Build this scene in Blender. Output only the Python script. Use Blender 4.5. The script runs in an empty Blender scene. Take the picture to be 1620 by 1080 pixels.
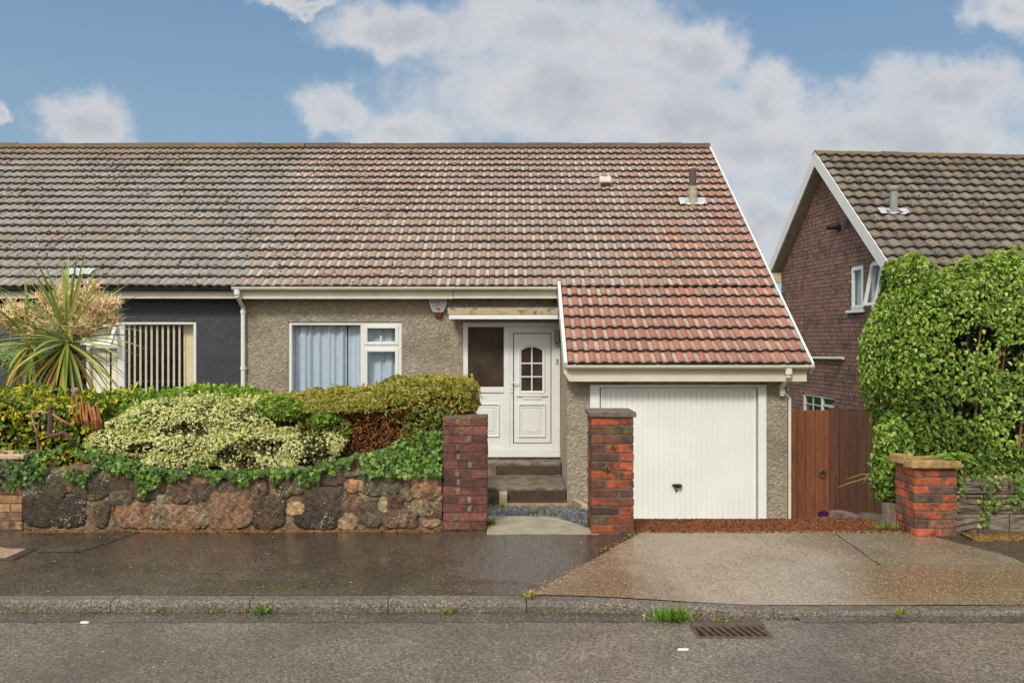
import bpy, math, random
import numpy as np
from mathutils import Vector, Matrix

# ---------------------------------------------------------------- camera, sky, sun, exposure
scene = bpy.context.scene
COL = scene.collection
F = 1300.0; CX = 810.0; HY = 535.0; EYE = 1.62          # focal length in photo pixels, centre, horizon, eye height
cam_d = bpy.data.cameras.new('camera'); cam = bpy.data.objects.new('camera', cam_d); COL.objects.link(cam)
cam.location = (0, 0, EYE); cam.rotation_euler = (math.radians(90), 0, 0)
cam_d.sensor_width = 36; cam_d.lens = F / 1620 * 36; cam_d.shift_y = (HY - 540) / 1620
cam_d.clip_start = 0.05; cam_d.clip_end = 2000
scene.camera = cam
scene.view_settings.view_transform = 'Standard'; scene.view_settings.look = 'None'
scene.view_settings.exposure = 0.0; scene.view_settings.gamma = 1.0
SUN_EL, SUN_AZ = math.radians(42), math.radians(200)     # azimuth clockwise from +Y: behind the camera, a little left
sun_d = bpy.data.lights.new('sun', 'SUN'); sun = bpy.data.objects.new('sun', sun_d); COL.objects.link(sun)
sun_d.energy = 2.6; sun_d.angle = math.radians(12); sun_d.color = (1.0, 0.95, 0.87)
sd = Vector((math.sin(SUN_AZ) * math.cos(SUN_EL), math.cos(SUN_AZ) * math.cos(SUN_EL), math.sin(SUN_EL)))
sun.rotation_euler = sd.to_track_quat('Z', 'Y').to_euler(); sun.location = sd * 40

class NT:
    """small wrapper round a node tree"""
    def __init__(s, nt): s.nt = nt
    def n(s, typ, **kw):
        d = s.nt.nodes.new(typ)
        for k, v in kw.items():
            if k == 'ins':
                for i, x in v.items():
                    if isinstance(x, bpy.types.NodeSocket): s.nt.links.new(x, d.inputs[i])
                    else: d.inputs[i].default_value = x
            else: setattr(d, k, v)
        return d
    def math(s, op, a, b=0.0, c=None, clamp=False):
        ins = {0: a, 1: b}
        if c is not None: ins[2] = c
        return s.n('ShaderNodeMath', operation=op, use_clamp=clamp, ins=ins).outputs[0]
    def vec(s, op, a, b=None):
        d = s.n('ShaderNodeVectorMath', operation=op, ins={0: a} if b is None else {0: a, 1: b})
        return d.outputs['Value'] if op in ('LENGTH', 'DOT_PRODUCT') else d.outputs[0]
    def mix(s, f, a, b, mode='MIX'):
        d = s.n('ShaderNodeMix', data_type='RGBA', blend_type=mode)
        d.clamp_factor = True
        for i, x in ((0, f), (6, a), (7, b)):
            if isinstance(x, bpy.types.NodeSocket): s.nt.links.new(x, d.inputs[i])
            else: d.inputs[i].default_value = x
        return d.outputs[2]
    def ramp(s, f, lo, hi, a=0.0, b=1.0):
        return s.n('ShaderNodeMapRange', interpolation_type='SMOOTHSTEP', ins={0: f, 1: lo, 2: hi, 3: a, 4: b}).outputs[0]
    def noise(s, vec, scale, detail=4, rough=0.55, dist=0.0):
        return s.n('ShaderNodeTexNoise', ins={'Vector': vec, 'Scale': scale, 'Detail': detail, 'Roughness': rough, 'Distortion': dist}).outputs['Fac']

def lin(r, g, b, k=1.0):
    f = lambda c: (c / 255 / 12.92 if c / 255 <= 0.04045 else ((c / 255 + 0.055) / 1.055) ** 2.4) * k
    return (f(r), f(g), f(b), 1.0)

# world: Nishita sky with broken cloud placed by sky direction
w = bpy.data.worlds.new('World'); scene.world = w; w.use_nodes = True
T = NT(w.node_tree); w.node_tree.nodes.clear()
SKY_STR = 0.1
sky = T.n('ShaderNodeTexSky', sky_type='NISHITA'); sky.sun_disc = False
sky.sun_elevation = SUN_EL; sky.sun_rotation = SUN_AZ; sky.air_density = 1.0; sky.dust_density = 0.4; sky.ozone_density = 2.5
g = T.n('ShaderNodeTexCoord').outputs['Generated']
sep = T.n('ShaderNodeSeparateXYZ', ins={0: g})
dx, dy, dz = sep.outputs
dyc = T.math('MAXIMUM', dy, 0.05)
u = T.math('DIVIDE', dx, dyc); v = T.math('DIVIDE', dz, dyc)
P = T.n('ShaderNodeCombineXYZ', ins={0: u, 1: v, 2: 0.0}).outputs[0]
wn = T.n('ShaderNodeTexNoise', ins={'Vector': P, 'Scale': 11.0, 'Detail': 9, 'Roughness': 0.62}).outputs['Color']
wv = T.vec('MULTIPLY', T.vec('SUBTRACT', wn, (0.5, 0.5, 0.5)), (0.16, 0.11, 0.0))
Pw = T.vec('ADD', P, wv)
acc = None
for (cx, cy, rx, ry) in [(630, 45, 150, 48), (880, 50, 250, 90), (1080, 75, 120, 70), (900, 150, 300, 100), (530, 165, 75, 45),
                         (640, 205, 130, 55), (1120, 190, 220, 90), (1220, 165, 90, 60), (1490, 150, 190, 58), (1440, 225, 300, 80),
                         (1600, 25, 80, 45), (130, 190, 85, 58), (1215, 360, 110, 85), (0, 178, 35, 20), (470, 0, 90, 16), (1320, 215, 110, 55),
                         (1200, 250, 200, 80)]:
    q = T.vec('MULTIPLY', T.vec('SUBTRACT', Pw, ((cx - CX) / F, (HY - cy) / F, 0)), (F / rx, F / ry, 0))
    d = T.math('SUBTRACT', 1.0, T.vec('LENGTH', q))
    acc = d if acc is None else T.math('SMOOTH_MAX', acc, d, 0.25)
fine = T.noise(P, 17.0, 10, 0.66)
den = T.math('ADD', acc, T.math('MULTIPLY', T.math('SUBTRACT', fine, 0.5), 1.05))
front = T.math('MULTIPLY', T.ramp(den, -0.22, 0.62), 0.97)
front = T.math('MULTIPLY', front, T.ramp(dy, 0.1, 0.3))
gn = T.noise(g, 3.0, 6, 0.6)
wide = T.math('ADD', T.ramp(gn, 0.42, 0.62, 0.25, 1.0), T.ramp(dy, 0.1, -0.3, 0.0, 0.45), clamp=True)
away = T.math('MAXIMUM', T.ramp(dy, 0.3, 0.05), T.ramp(v, 0.50, 0.85))
mask = T.math('ADD', T.math('MULTIPLY', front, T.math('SUBTRACT', 1.0, away)), T.math('MULTIPLY', wide, away))
# cloud brightness: lit tops, greyer bases
sh = T.noise(T.vec('ADD', P, (0.0, 0.035, 0.0)), 11.0, 6, 0.6)
lum = T.math('ADD', T.ramp(T.math('SUBTRACT', den, T.math('MULTIPLY', sh, 1.0)), -0.35, 0.75, 0.0, 1.0), 0.0)
k = 1 / SKY_STR
ccol = T.mix(lum, tuple(x * k for x in (0.68, 0.685, 0.71)) + (1,), tuple(x * k for x in (0.48, 0.50, 0.555)) + (1,))
ccol = T.mix(away, ccol, tuple(x * k for x in (1.31, 1.27, 1.20)) + (1,))
hz_ = T.ramp(dz, 0.16, 0.40)
skyc = T.mix(0.75, sky.outputs[0], T.mix(hz_, tuple(x * k for x in (0.29, 0.44, 0.57)) + (1,), tuple(x * k for x in (0.20, 0.345, 0.53)) + (1,)))
final = T.mix(mask, skyc, ccol)
bg = T.n('ShaderNodeBackground', ins={0: final, 1: SKY_STR})
T.n('ShaderNodeOutputWorld', ins={0: bg.outputs[0]})

# ---------------------------------------------------------------- helpers
random.seed(7); RNG = np.random.default_rng(11)
def at(px, py, Y):
    s = F / Y
    return Vector(((px - CX) / s, Y, EYE + (HY - py) / s))
def hit(px, py, p0, nrm):
    d = Vector(((px - CX) / F, 1.0, (HY - py) / F)); o = Vector((0, 0, EYE))
    t = (Vector(p0) - o).dot(Vector(nrm)) / d.dot(Vector(nrm))
    return o + d * t
def tagp(o, label, cat, group=None, kind=None):
    if label: o['label'] = label
    if cat: o['category'] = cat
    if group: o['group'] = group
    if kind: o['kind'] = kind
    return o
def thing(name, label, cat, loc=(0, 0, 0), group=None):
    o = bpy.data.objects.new(name, None); COL.objects.link(o); o.location = loc; o.empty_display_size = 0.2
    return tagp(o, label, cat, group)
def adopt(o, parent):
    if parent is not None:
        o.parent = parent
        o.matrix_parent_inverse = Matrix.Translation(parent.location).inverted()
    return o
def npmesh(name, V, Fs, C, mat, parent=None, smooth=False):
    """V (n,3); Fs list of (m,k) index arrays; C (faces,3|4) or None"""
    me = bpy.data.meshes.new(name)
    V = np.asarray(V, dtype=np.float32)
    me.vertices.add(len(V)); me.vertices.foreach_set('co', V.ravel())
    loops = np.concatenate([f.ravel() for f in Fs]).astype(np.int32)
    sizes = np.concatenate([np.full(len(f), f.shape[1]) for f in Fs]).astype(np.int32)
    starts = np.concatenate([[0], np.cumsum(sizes)[:-1]]).astype(np.int32)
    me.loops.add(len(loops)); me.loops.foreach_set('vertex_index', loops)
    me.polygons.add(len(sizes)); me.polygons.foreach_set('loop_start', starts); me.polygons.foreach_set('loop_total', sizes)
    if smooth: me.polygons.foreach_set('use_smooth', np.ones(len(sizes), dtype=bool))
    if C is not None:
        C = np.asarray(C, dtype=np.float32)
        if C.shape[1] == 3: C = np.hstack([C, np.ones((len(C), 1), np.float32)])
        a = me.attributes.new('tint', 'FLOAT_COLOR', 'FACE'); a.data.foreach_set('color', C.ravel())
    me.update(calc_edges=True); me.validate()
    if mat: me.materials.append(mat)
    o = bpy.data.objects.new(name, me); COL.objects.link(o)
    return adopt(o, parent)

class MB:
    """collects shapes and links them as ONE mesh object"""
    def __init__(s, xf=None): s.v = []; s.f = []; s.c = []; s.col = (1, 1, 1, 1); s.xf = xf
    def add(s, vs, fs, col=None):
        o = len(s.v)
        for p in vs: s.v.append(tuple(s.xf(p)) if s.xf else tuple(p))
        for f in fs: s.f.append(tuple(i + o for i in f)); s.c.append(col or s.col)
    def quad(s, a, b, c, d, col=None): s.add([a, b, c, d], [(0, 1, 2, 3)], col)
    def box(s, x0, x1, y0, y1, z0, z1, col=None, jit=0.0):
        vs = [(x, y, z) for x in (x0, x1) for y in (y0, y1) for z in (z0, z1)]
        if jit: vs = [tuple(c + random.uniform(-jit, jit) for c in p) for p in vs]
        s.add(vs, [(0, 1, 3, 2), (4, 6, 7, 5), (0, 4, 5, 1), (2, 3, 7, 6), (0, 2, 6, 4), (1, 5, 7, 3)], col)
    def prism(s, poly, a, b, axis='x', col=None):
        """poly in the two other axes (y,z) / (x,z) / (x,y), extruded a..b"""
        def mk(t, p): return {'x': (t, p[0], p[1]), 'y': (p[0], t, p[1]), 'z': (p[0], p[1], t)}[axis]
        n = len(poly)
        vs = [mk(a, p) for p in poly] + [mk(b, p) for p in poly]
        fs = [(i, (i + 1) % n, n + (i + 1) % n, n + i) for i in range(n)] + [tuple(range(n - 1, -1, -1)), tuple(range(n, 2 * n))]
        s.add(vs, fs, col)
    def tube(s, pts, r, n=8, col=None, cap=True):
        pts = [Vector(p) for p in pts]; rs = r if isinstance(r, (list, tuple)) else [r] * len(pts)
        vs = []; fs = []
        up = None
        for i, p in enumerate(pts):
            d = (pts[min(i + 1, len(pts) - 1)] - pts[max(i - 1, 0)]).normalized()
            if up is None: up = Vector((0, 0, 1)) if abs(d.z) < 0.9 else Vector((0, 1, 0))
            a = d.cross(up)
            if a.length < 1e-4: a = d.cross(Vector((1, 0, 0)))
            a.normalize(); b = a.cross(d).normalized(); up = b
            for k_ in range(n):
                t = 2 * math.pi * k_ / n
                vs.append(p + (a * math.cos(t) + b * math.sin(t)) * rs[i])
        for i in range(len(pts) - 1):
            for k_ in range(n):
                fs.append((i * n + k_, i * n + (k_ + 1) % n, (i + 1) * n + (k_ + 1) % n, (i + 1) * n + k_))
        if cap:
            fs.append(tuple(range(n - 1, -1, -1))); fs.append(tuple((len(pts) - 1) * n + k_ for k_ in range(n)))
        s.add(vs, fs, col)
    def lathe(s, prof, c, n=16, col=None):
        vs = []; fs = []
        for (r, z) in prof:
            for k_ in range(n):
                t = 2 * math.pi * k_ / n; vs.append((c[0] + r * math.cos(t), c[1] + r * math.sin(t), c[2] + z))
        for i in range(len(prof) - 1):
            for k_ in range(n): fs.append((i * n + k_, i * n + (k_ + 1) % n, (i + 1) * n + (k_ + 1) % n, (i + 1) * n + k_))
        fs.append(tuple(range(n - 1, -1, -1))); fs.append(tuple((len(prof) - 1) * n + k_ for k_ in range(n)))
        s.add(vs, fs, col)
    def wall(s, x0, x1, z0, z1, yf, th, holes, col=None):
        """wall in the XZ plane, front at yf, thickness th, rectangular holes (x0,x1,z0,z1)"""
        xs = sorted({x0, x1} | {h[0] for h in holes} | {h[1] for h in holes}); zs = sorted({z0, z1} | {h[2] for h in holes} | {h[3] for h in holes})
        xs = [x for x in xs if x0 <= x <= x1]; zs = [z for z in zs if z0 <= z <= z1]
        def solid(i, j):
            if i < 0 or j < 0 or i >= len(xs) - 1 or j >= len(zs) - 1: return False
            mx, mz = (xs[i] + xs[i + 1]) / 2, (zs[j] + zs[j + 1]) / 2
            return not any(h[0] < mx < h[1] and h[2] < mz < h[3] for h in holes)
        yb = yf + th
        for i in range(len(xs) - 1):
            for j in range(len(zs) - 1):
                if not solid(i, j): continue
                a, b, c, d = xs[i], xs[i + 1], zs[j], zs[j + 1]
                s.quad((a, yf, c), (b, yf, c), (b, yf, d), (a, yf, d), col); s.quad((b, yb, c), (a, yb, c), (a, yb, d), (b, yb, d), col)
                if not solid(i - 1, j): s.quad((a, yb, c), (a, yf, c), (a, yf, d), (a, yb, d), col)
                if not solid(i + 1, j): s.quad((b, yf, c), (b, yb, c), (b, yb, d), (b, yf, d), col)
                if not solid(i, j - 1): s.quad((a, yb, c), (b, yb, c), (b, yf, c), (a, yf, c), col)
                if not solid(i, j + 1): s.quad((a, yf, d), (b, yf, d), (b, yb, d), (a, yb, d), col)
    def build(s, name, mat, parent=None, smooth=False, bevel=0.0, seg=1, label=None):
        me = bpy.data.meshes.new(name); me.from_pydata(s.v, [], s.f); me.validate()
        if len(me.polygons) == len(s.c):
            a = me.attributes.new('tint', 'FLOAT_COLOR', 'FACE')
            a.data.foreach_set('color', np.array([tuple(c) + (1,) * (4 - len(c)) for c in s.c], dtype=np.float32).ravel())
        if smooth: me.polygons.foreach_set('use_smooth', [True] * len(me.polygons))
        me.materials.append(mat)
        o = bpy.data.objects.new(name, me); COL.objects.link(o)
        if bevel:
            m = o.modifiers.new('bevel', 'BEVEL'); m.width = bevel; m.segments = seg; m.limit_method = 'ANGLE'; m.angle_limit = math.radians(40)
        if label: o['label'] = label
        return adopt(o, parent)
def frame_xz(mb, x0, x1, z0, z1, y0, y1, wl, wr=None, wt=None, wb=None, col=None):
    """rectangular frame built of four butted bars"""
    wr = wl if wr is None else wr; wt = wl if wt is None else wt; wb = wl if wb is None else wb
    mb.box(x0, x0 + wl, y0, y1, z0, z1, col); mb.box(x1 - wr, x1, y0, y1, z0, z1, col)
    mb.box(x0 + wl, x1 - wr, y0, y1, z1 - wt, z1, col); mb.box(x0 + wl, x1 - wr, y0, y1, z0, z0 + wb, col)

# ---------------------------------------------------------------- materials
def mat_new(name):
    m = bpy.data.materials.new(name); m.use_nodes = True; m.node_tree.nodes.clear()
    t = NT(m.node_tree)
    t.obj = t.n('ShaderNodeTexCoord').outputs['Object']
    t.bs = t.n('ShaderNodeBsdfPrincipled')
    t.out = t.n('ShaderNodeOutputMaterial', ins={0: t.bs.outputs[0]})
    return m, t
def tint(t): return t.n('ShaderNodeAttribute', attribute_name='tint').outputs['Color']
def setp(t, i, x):
    if isinstance(x, bpy.types.NodeSocket): t.nt.links.new(x, t.bs.inputs[i])
    else: t.bs.inputs[i].default_value = x
def bump(t, h, strength=0.4, dist=0.01):
    return t.n('ShaderNodeBump', ins={'Strength': strength, 'Distance': dist, 'Height': h}).outputs[0]
def basic(name, col=None, rough=0.5, var=0.12, vs=4.0, bs=0.0, bscale=60.0, bdist=0.004, dirt=None, dscale=3.0, dlo=0.55, dhi=0.75, damt=0.6, spec=0.5, metal=0.0):
    m, t = mat_new(name)
    c = tint(t) if col is None else col
    nz = t.noise(t.obj, vs, 6)
    mul = t.ramp(nz, 0.3, 0.7, 1 - var, 1 + var)
    if isinstance(c, tuple):
        r = t.n('ShaderNodeRGB'); r.outputs[0].default_value = c; c = r.outputs[0]
    c = t.vec('SCALE', c) if False else t.mix(1.0, c, t.n('ShaderNodeCombineColor', ins={0: mul, 1: mul, 2: mul}).outputs[0], 'MULTIPLY')
    if dirt:
        d = t.math('MULTIPLY', t.ramp(t.noise(t.obj, dscale, 7, 0.65), dlo, dhi), damt)
        c = t.mix(d, c, dirt)
    setp(t, 'Base Color', c); setp(t, 'Roughness', rough); setp(t, 'Specular IOR Level', spec); setp(t, 'Metallic', metal)
    if bs: setp(t, 'Normal', bump(t, t.noise(t.obj, bscale, 5, 0.6), bs, bdist))
    return m
M = {}
M['upvc'] = basic('white_upvc', lin(226, 227, 222, .95), 0.32, 0.03, 2, dirt=lin(170, 165, 145), dscale=2.5, damt=0.25)
M['gutter'] = basic('cream_gutter', lin(226, 222, 203, .95), 0.35, 0.06, 3, dirt=lin(165, 150, 110), dscale=5, damt=0.4)
M['fascia'] = basic('cream_fascia', lin(220, 212, 190, .9), 0.45, 0.06, 3, dirt=lin(150, 130, 95), dscale=4, damt=0.35)
M['fascia_old'] = basic('stained_fascia', lin(176, 160, 128, .9), 0.5, 0.1, 6, dirt=lin(60, 48, 34), dscale=9, dlo=.5, dhi=.62, damt=0.75)
M['garage_white'] = basic('garage_paint', lin(232, 235, 230, .97), 0.36, 0.03, 2, dirt=lin(176, 170, 150), dscale=1.2, dlo=.5, damt=0.10)
M['black_plastic'] = basic('black_plastic', lin(34, 36, 38), 0.4, 0.1)
M['felt'] = basic('roof_felt', lin(70, 62, 55), 0.85, 0.3, 12, 0.5, 80)
M['dark_room'] = basic('room_plaster', lin(120, 112, 100), 0.9)
M['steel'] = basic('steel', lin(150, 150, 150), 0.35, 0.1, metal=0.9)
M['iron'] = basic('rusty_iron', lin(84, 66, 56), 0.6, 0.35, 25, 0.5, 90, dirt=lin(48, 40, 36), dscale=18, damt=0.7)
M['iron_dark'] = basic('dark_iron', lin(60, 52, 48), 0.55, 0.25, 25)
M['lead'] = basic('lead', lin(178, 182, 182), 0.6, 0.15, 14, 0.4, 40)
M['cement'] = basic('cement_pipe', lin(158, 152, 130), 0.85, 0.2, 20, 0.4, 90, dirt=lin(110, 105, 70), dscale=14)
M['pipe_dark'] = basic('dark_pipe', lin(78, 68, 64), 0.7, 0.2, 20)
M['curtain'] = basic('curtain_cloth', lin(184, 200, 212), 0.9, 0.04, 8)
M['cream_cloth'] = basic('cream_cloth', lin(224, 216, 178), 0.9, 0.05, 8)
M['blind'] = basic('blind_cloth', lin(240, 236, 212), 0.9, 0.03, 8)
M['burgundy'] = basic('burgundy_plastic', lin(110, 22, 40), 0.35, 0.05)
M['ink'] = basic('dark_ink', lin(45, 44, 42), 0.6)
M['red_ink'] = basic('red_ink', lin(150, 50, 60), 0.6)
M['plain'] = basic('tinted', None, 0.75, 0.18, 14, 0.35, 70)
M['bark'] = basic('bark', lin(112, 84, 62), 0.9, 0.35, 18, 0.8, 60, 0.01)
M['twig'] = basic('brown_twig', None, 0.9, 0.25, 20)
M['soil'] = basic('soil', lin(72, 56, 42), 0.95, 0.35, 9, 0.8, 40, 0.02)
M['lawn'] = basic('lawn', lin(80, 96, 48), 0.95, 0.3, 9, 0.8, 60, 0.03)
M['brick'] = basic('brick', None, 0.72, 0.35, 22, 0.7, 100, 0.006, dirt=lin(50, 38, 32), dscale=8, dlo=.47, dhi=.62, damt=0.8)
M['brick_dark'] = basic('rough_brick', None, 0.75, 0.35, 30, 1.0, 60, 0.012, dirt=lin(40, 28, 24), dscale=9, dlo=.5, dhi=.7, damt=0.65)
M['mortar'] = basic('mortar', lin(98, 86, 70), 0.9, 0.25, 20, 0.5, 90)
M['capstone'] = basic('cap_stone', lin(104, 95, 80), 0.85, 0.3, 14, 0.7, 60, 0.01, dirt=lin(70, 62, 48), dscale=10, damt=.6)
M['capstone_ochre'] = basic('ochre_cap_stone', lin(158, 128, 82), 0.85, 0.3, 14, 0.8, 60, 0.012, dirt=lin(92, 82, 58), dscale=10, damt=.7)
M['moss_clump'] = basic('moss_clump', lin(58, 50, 34), 0.95, 0.5, 30, 0.8, 120, 0.006)
M['moss_red'] = basic('red_moss', None, 0.95, 0.4, 24, 1.0, 90, 0.02)

def m_glass(name, tintc=(1, 1, 1, 1), refl=1.0):
    m, t = mat_new(name)
    t.nt.nodes.remove(t.bs)
    fc = t.n('ShaderNodeLayerWeight', ins={'Blend': 0.5}).outputs['Facing']
    fr = t.math('MULTIPLY', t.math('ADD', t.math('MULTIPLY', t.math('POWER', fc, 5.0), 0.92), 0.085), refl, clamp=True)
    tr = t.n('ShaderNodeBsdfTransparent', ins={0: tintc}); gl = t.n('ShaderNodeBsdfGlossy', ins={0: (1, 1, 1, 1), 'Roughness': 0.015})
    mx = t.n('ShaderNodeMixShader', ins={0: fr, 1: tr.outputs[0], 2: gl.outputs[0]})
    t.nt.links.new(mx.outputs[0], t.out.inputs[0]); return m
M['glass'] = m_glass('window_glass')
M['reflect_glass'] = basic('reflection_toned_glass', lin(62, 53, 46), 0.12, 0.35, 5, 0.15, 40, 0.002, dirt=lin(82, 66, 55), dscale=2.2, dlo=.4, dhi=.7)  # brown reflection and its blotches painted into the pane colour

def m_pebble(name, c1, c2, stain, strength=1.0):
    m, t = mat_new(name)
    big = t.noise(t.obj, 1.3, 6, 0.6); mid = t.noise(t.obj, 9, 6, 0.65)
    v1 = t.n('ShaderNodeTexVoronoi', ins={'Vector': t.vec('ADD', t.obj, t.vec('MULTIPLY', t.n('ShaderNodeTexNoise', ins={'Vector': t.obj, 'Scale': 14.0}).outputs['Color'], (.12, .12, .12))), 'Scale': 26.0})
    h = t.math('ADD', t.math('MULTIPLY', v1.outputs['Distance'], -0.8), t.math('MULTIPLY', t.noise(t.obj, 24, 7, 0.68, 1.2), 1.6))
    c = t.mix(t.ramp(mid, 0.3, 0.7), c1, c2)
    c = t.mix(t.math('MULTIPLY', t.ramp(big, 0.48, 0.7), 0.7), c, stain)
    c = t.mix(t.ramp(h, 0.2, 0.7, 0.5, 0.0), c, tuple(x * 0.5 for x in c1[:3]) + (1,))
    setp(t, 'Base Color', c); setp(t, 'Roughness', 0.88); setp(t, 'Normal', bump(t, h, strength, 0.030)); return m
M['pebble'] = m_pebble('pebbledash', lin(182, 168, 146), lin(208, 194, 172), lin(150, 136, 118))
M['render_grey'] = m_pebble('dark_grey_render', lin(66, 68, 73), lin(78, 80, 84), lin(58, 61, 65), 0.25)
M['step'] = basic('step_concrete', lin(120, 106, 88), 0.6, 0.25, 9, 0.5, 70, 0.006, dirt=lin(58, 46, 36), dscale=5, dlo=.45, dhi=.65, damt=.8)
M['riser'] = basic('damp_riser', lin(70, 54, 42), 0.7, 0.35, 12, 0.6, 60, 0.008, dirt=lin(40, 32, 26), dscale=6, damt=.7)
M['slab'] = basic('path_slab', lin(158, 148, 124), 0.45, 0.18, 6, 0.35, 80, 0.004, dirt=lin(96, 88, 70), dscale=4, damt=.6)

def m_roof(name, lich):
    m, t = mat_new(name)
    c = tint(t)
    n1 = t.noise(t.obj, 34, 6, 0.65); n2 = t.noise(t.obj, 13, 7, 0.7); n3 = t.noise(t.obj, 60, 5, 0.6)
    mul = t.ramp(n1, 0.3, 0.7, 0.78, 1.2)
    c = t.mix(1.0, c, t.n('ShaderNodeCombineColor', ins={0: mul, 1: mul, 2: mul}).outputs[0], 'MULTIPLY')
    c = t.mix(t.math('MULTIPLY', t.ramp(n3, 0.6, 0.7), 0.55), c, lin(190, 186, 172))
    c = t.mix(t.math('MULTIPLY', t.ramp(n2, 0.60, 0.68), 0.85), c, lin(46, 36, 28))
    c = t.mix(t.math('MULTIPLY', t.ramp(t.noise(t.obj, 48, 3, .5), 0.66, 0.7), 0.9), c, lin(38, 30, 26))
    if lich: c = t.mix(t.math('MULTIPLY', t.ramp(t.noise(t.obj, 21, 6, .7), 0.6, 0.7), 0.28), c, lin(168, 132, 66))
    setp(t, 'Base Color', c); setp(t, 'Roughness', 0.62); setp(t, 'Normal', bump(t, n1, 0.5, 0.006)); return m
M['roof'] = m_roof('roof_tiles', True)
M['roof_brown'] = m_roof('brown_roof_tiles', False)

def m_leaf(name, gloss=0.45, trans=0.32):
    m, t = mat_new(name)
    c = tint(t)
    setp(t, 'Base Color', c); setp(t, 'Roughness', gloss); setp(t, 'Specular IOR Level', 0.3)
    tl = t.n('ShaderNodeBsdfTranslucent', ins={0: t.mix(1.0, c, (1.0, 1.0, 0.55, 1), 'MULTIPLY')})
    mx = t.n('ShaderNodeMixShader', ins={0: trans, 1: t.bs.outputs[0], 2: tl.outputs[0]})
    t.nt.links.new(mx.outputs[0], t.out.inputs[0]); return m
M['leaf'] = m_leaf('leaf'); M['leaf_dry'] = m_leaf('dry_leaf', 0.8, 0.15); M['leaf_gloss'] = m_leaf('glossy_leaf', 0.38, 0.28)
M['petal'] = m_leaf('petal', 0.7, 0.3)

def m_asphalt(name, c1, c2, wet_lo, wet_hi, gscale, bdist, rdry=0.62, rwet=0.16, wscale=0.9, grain=0.5, spec=0.7, puddle=0.0):
    m, t = mat_new(name)
    ag = t.n('ShaderNodeTexVoronoi', ins={'Vector': t.obj, 'Scale': gscale})
    sp = t.ramp(ag.outputs['Distance'], 0.15, 0.6)
    nz = t.noise(t.obj, gscale * 0.5, 5, 0.75); big = t.noise(t.obj, wscale, 7, 0.62, 0.5); mid = t.noise(t.obj, wscale * 6, 5, 0.6)
    one = t.n('ShaderNodeSeparateColor', ins={0: ag.outputs['Color']}).outputs
    c = t.mix(t.ramp(nz, 0.35, 0.65), c1, c2)
    c = t.mix(t.math('MULTIPLY', t.ramp(one[0], 0.70, 0.85), grain), c, lin(176, 164, 148))
    c = t.mix(t.math('MULTIPLY', t.ramp(one[1], 0.68, 0.84), grain * 1.1), c, tuple(x * 0.35 for x in c1[:3]) + (1,))
    c = t.mix(t.ramp(big, 0.35, 0.68, 0.0, 0.6), c, tuple(x * 0.5 for x in c1[:3]) + (1,))
    wet = t.ramp(t.math('ADD', big, t.math('MULTIPLY', t.math('SUBTRACT', mid, 0.5), 0.25)), wet_lo, wet_hi)
    setp(t, 'Base Color', c); setp(t, 'Specular IOR Level', 0.5); setp(t, 'IOR', 1.5 + .5 * spec)
    pud = t.math('MULTIPLY', t.ramp(t.math('ADD', t.noise(t.vec('MULTIPLY', t.obj, (.55, 1.5, 1)), 1.5, 5, .55), t.math('MULTIPLY', t.math('SUBTRACT', mid, .5), .12)), .53, .62), puddle)
    setp(t, 'Roughness', t.math('MULTIPLY', t.math('ADD', t.math('MULTIPLY', wet, rwet - rdry), rdry), t.math('SUBTRACT', 1.0, t.math('MULTIPLY', pud, .6))))
    h = t.math('ADD', t.math('MULTIPLY', sp, -1.0), t.math('ADD', t.math('MULTIPLY', nz, 0.8), t.math('MULTIPLY', one[2], 0.6)))
    bn = t.n('ShaderNodeBump', ins={'Strength': t.math('MULTIPLY', t.math('ADD', t.math('MULTIPLY', wet, -0.5), 0.9), t.math('SUBTRACT', 1.0, t.math('MULTIPLY', pud, .8))), 'Distance': bdist, 'Height': h}).outputs[0]
    setp(t, 'Normal', bn); return m
M['road'] = m_asphalt('wet_road', lin(98, 85, 73), lin(142, 127, 111), 0.25, 0.70, 92.0, 0.0042, 0.34, 0.15, 0.8, 0.55, 1.0, 0.45)
M['pave'] = m_asphalt('wet_pavement', lin(64, 53, 44), lin(86, 73, 61), 0.34, 0.56, 130.0, 0.0013, 0.34, 0.10, 0.9, 0.35, 1.1, 1.0)
M['channel'] = m_asphalt('wet_gutter', lin(70, 61, 54), lin(92, 82, 73), 0.3, 0.6, 110.0, 0.002, 0.34, 0.12, 2.0, 0.5, 0.9)
M['kerbstone'] = m_asphalt('kerb_concrete', lin(98, 88, 74), lin(130, 119, 102), 0.4, 0.7, 105.0, 0.006, 0.6, 0.3, 1.5, 0.6, 0.3)

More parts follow.
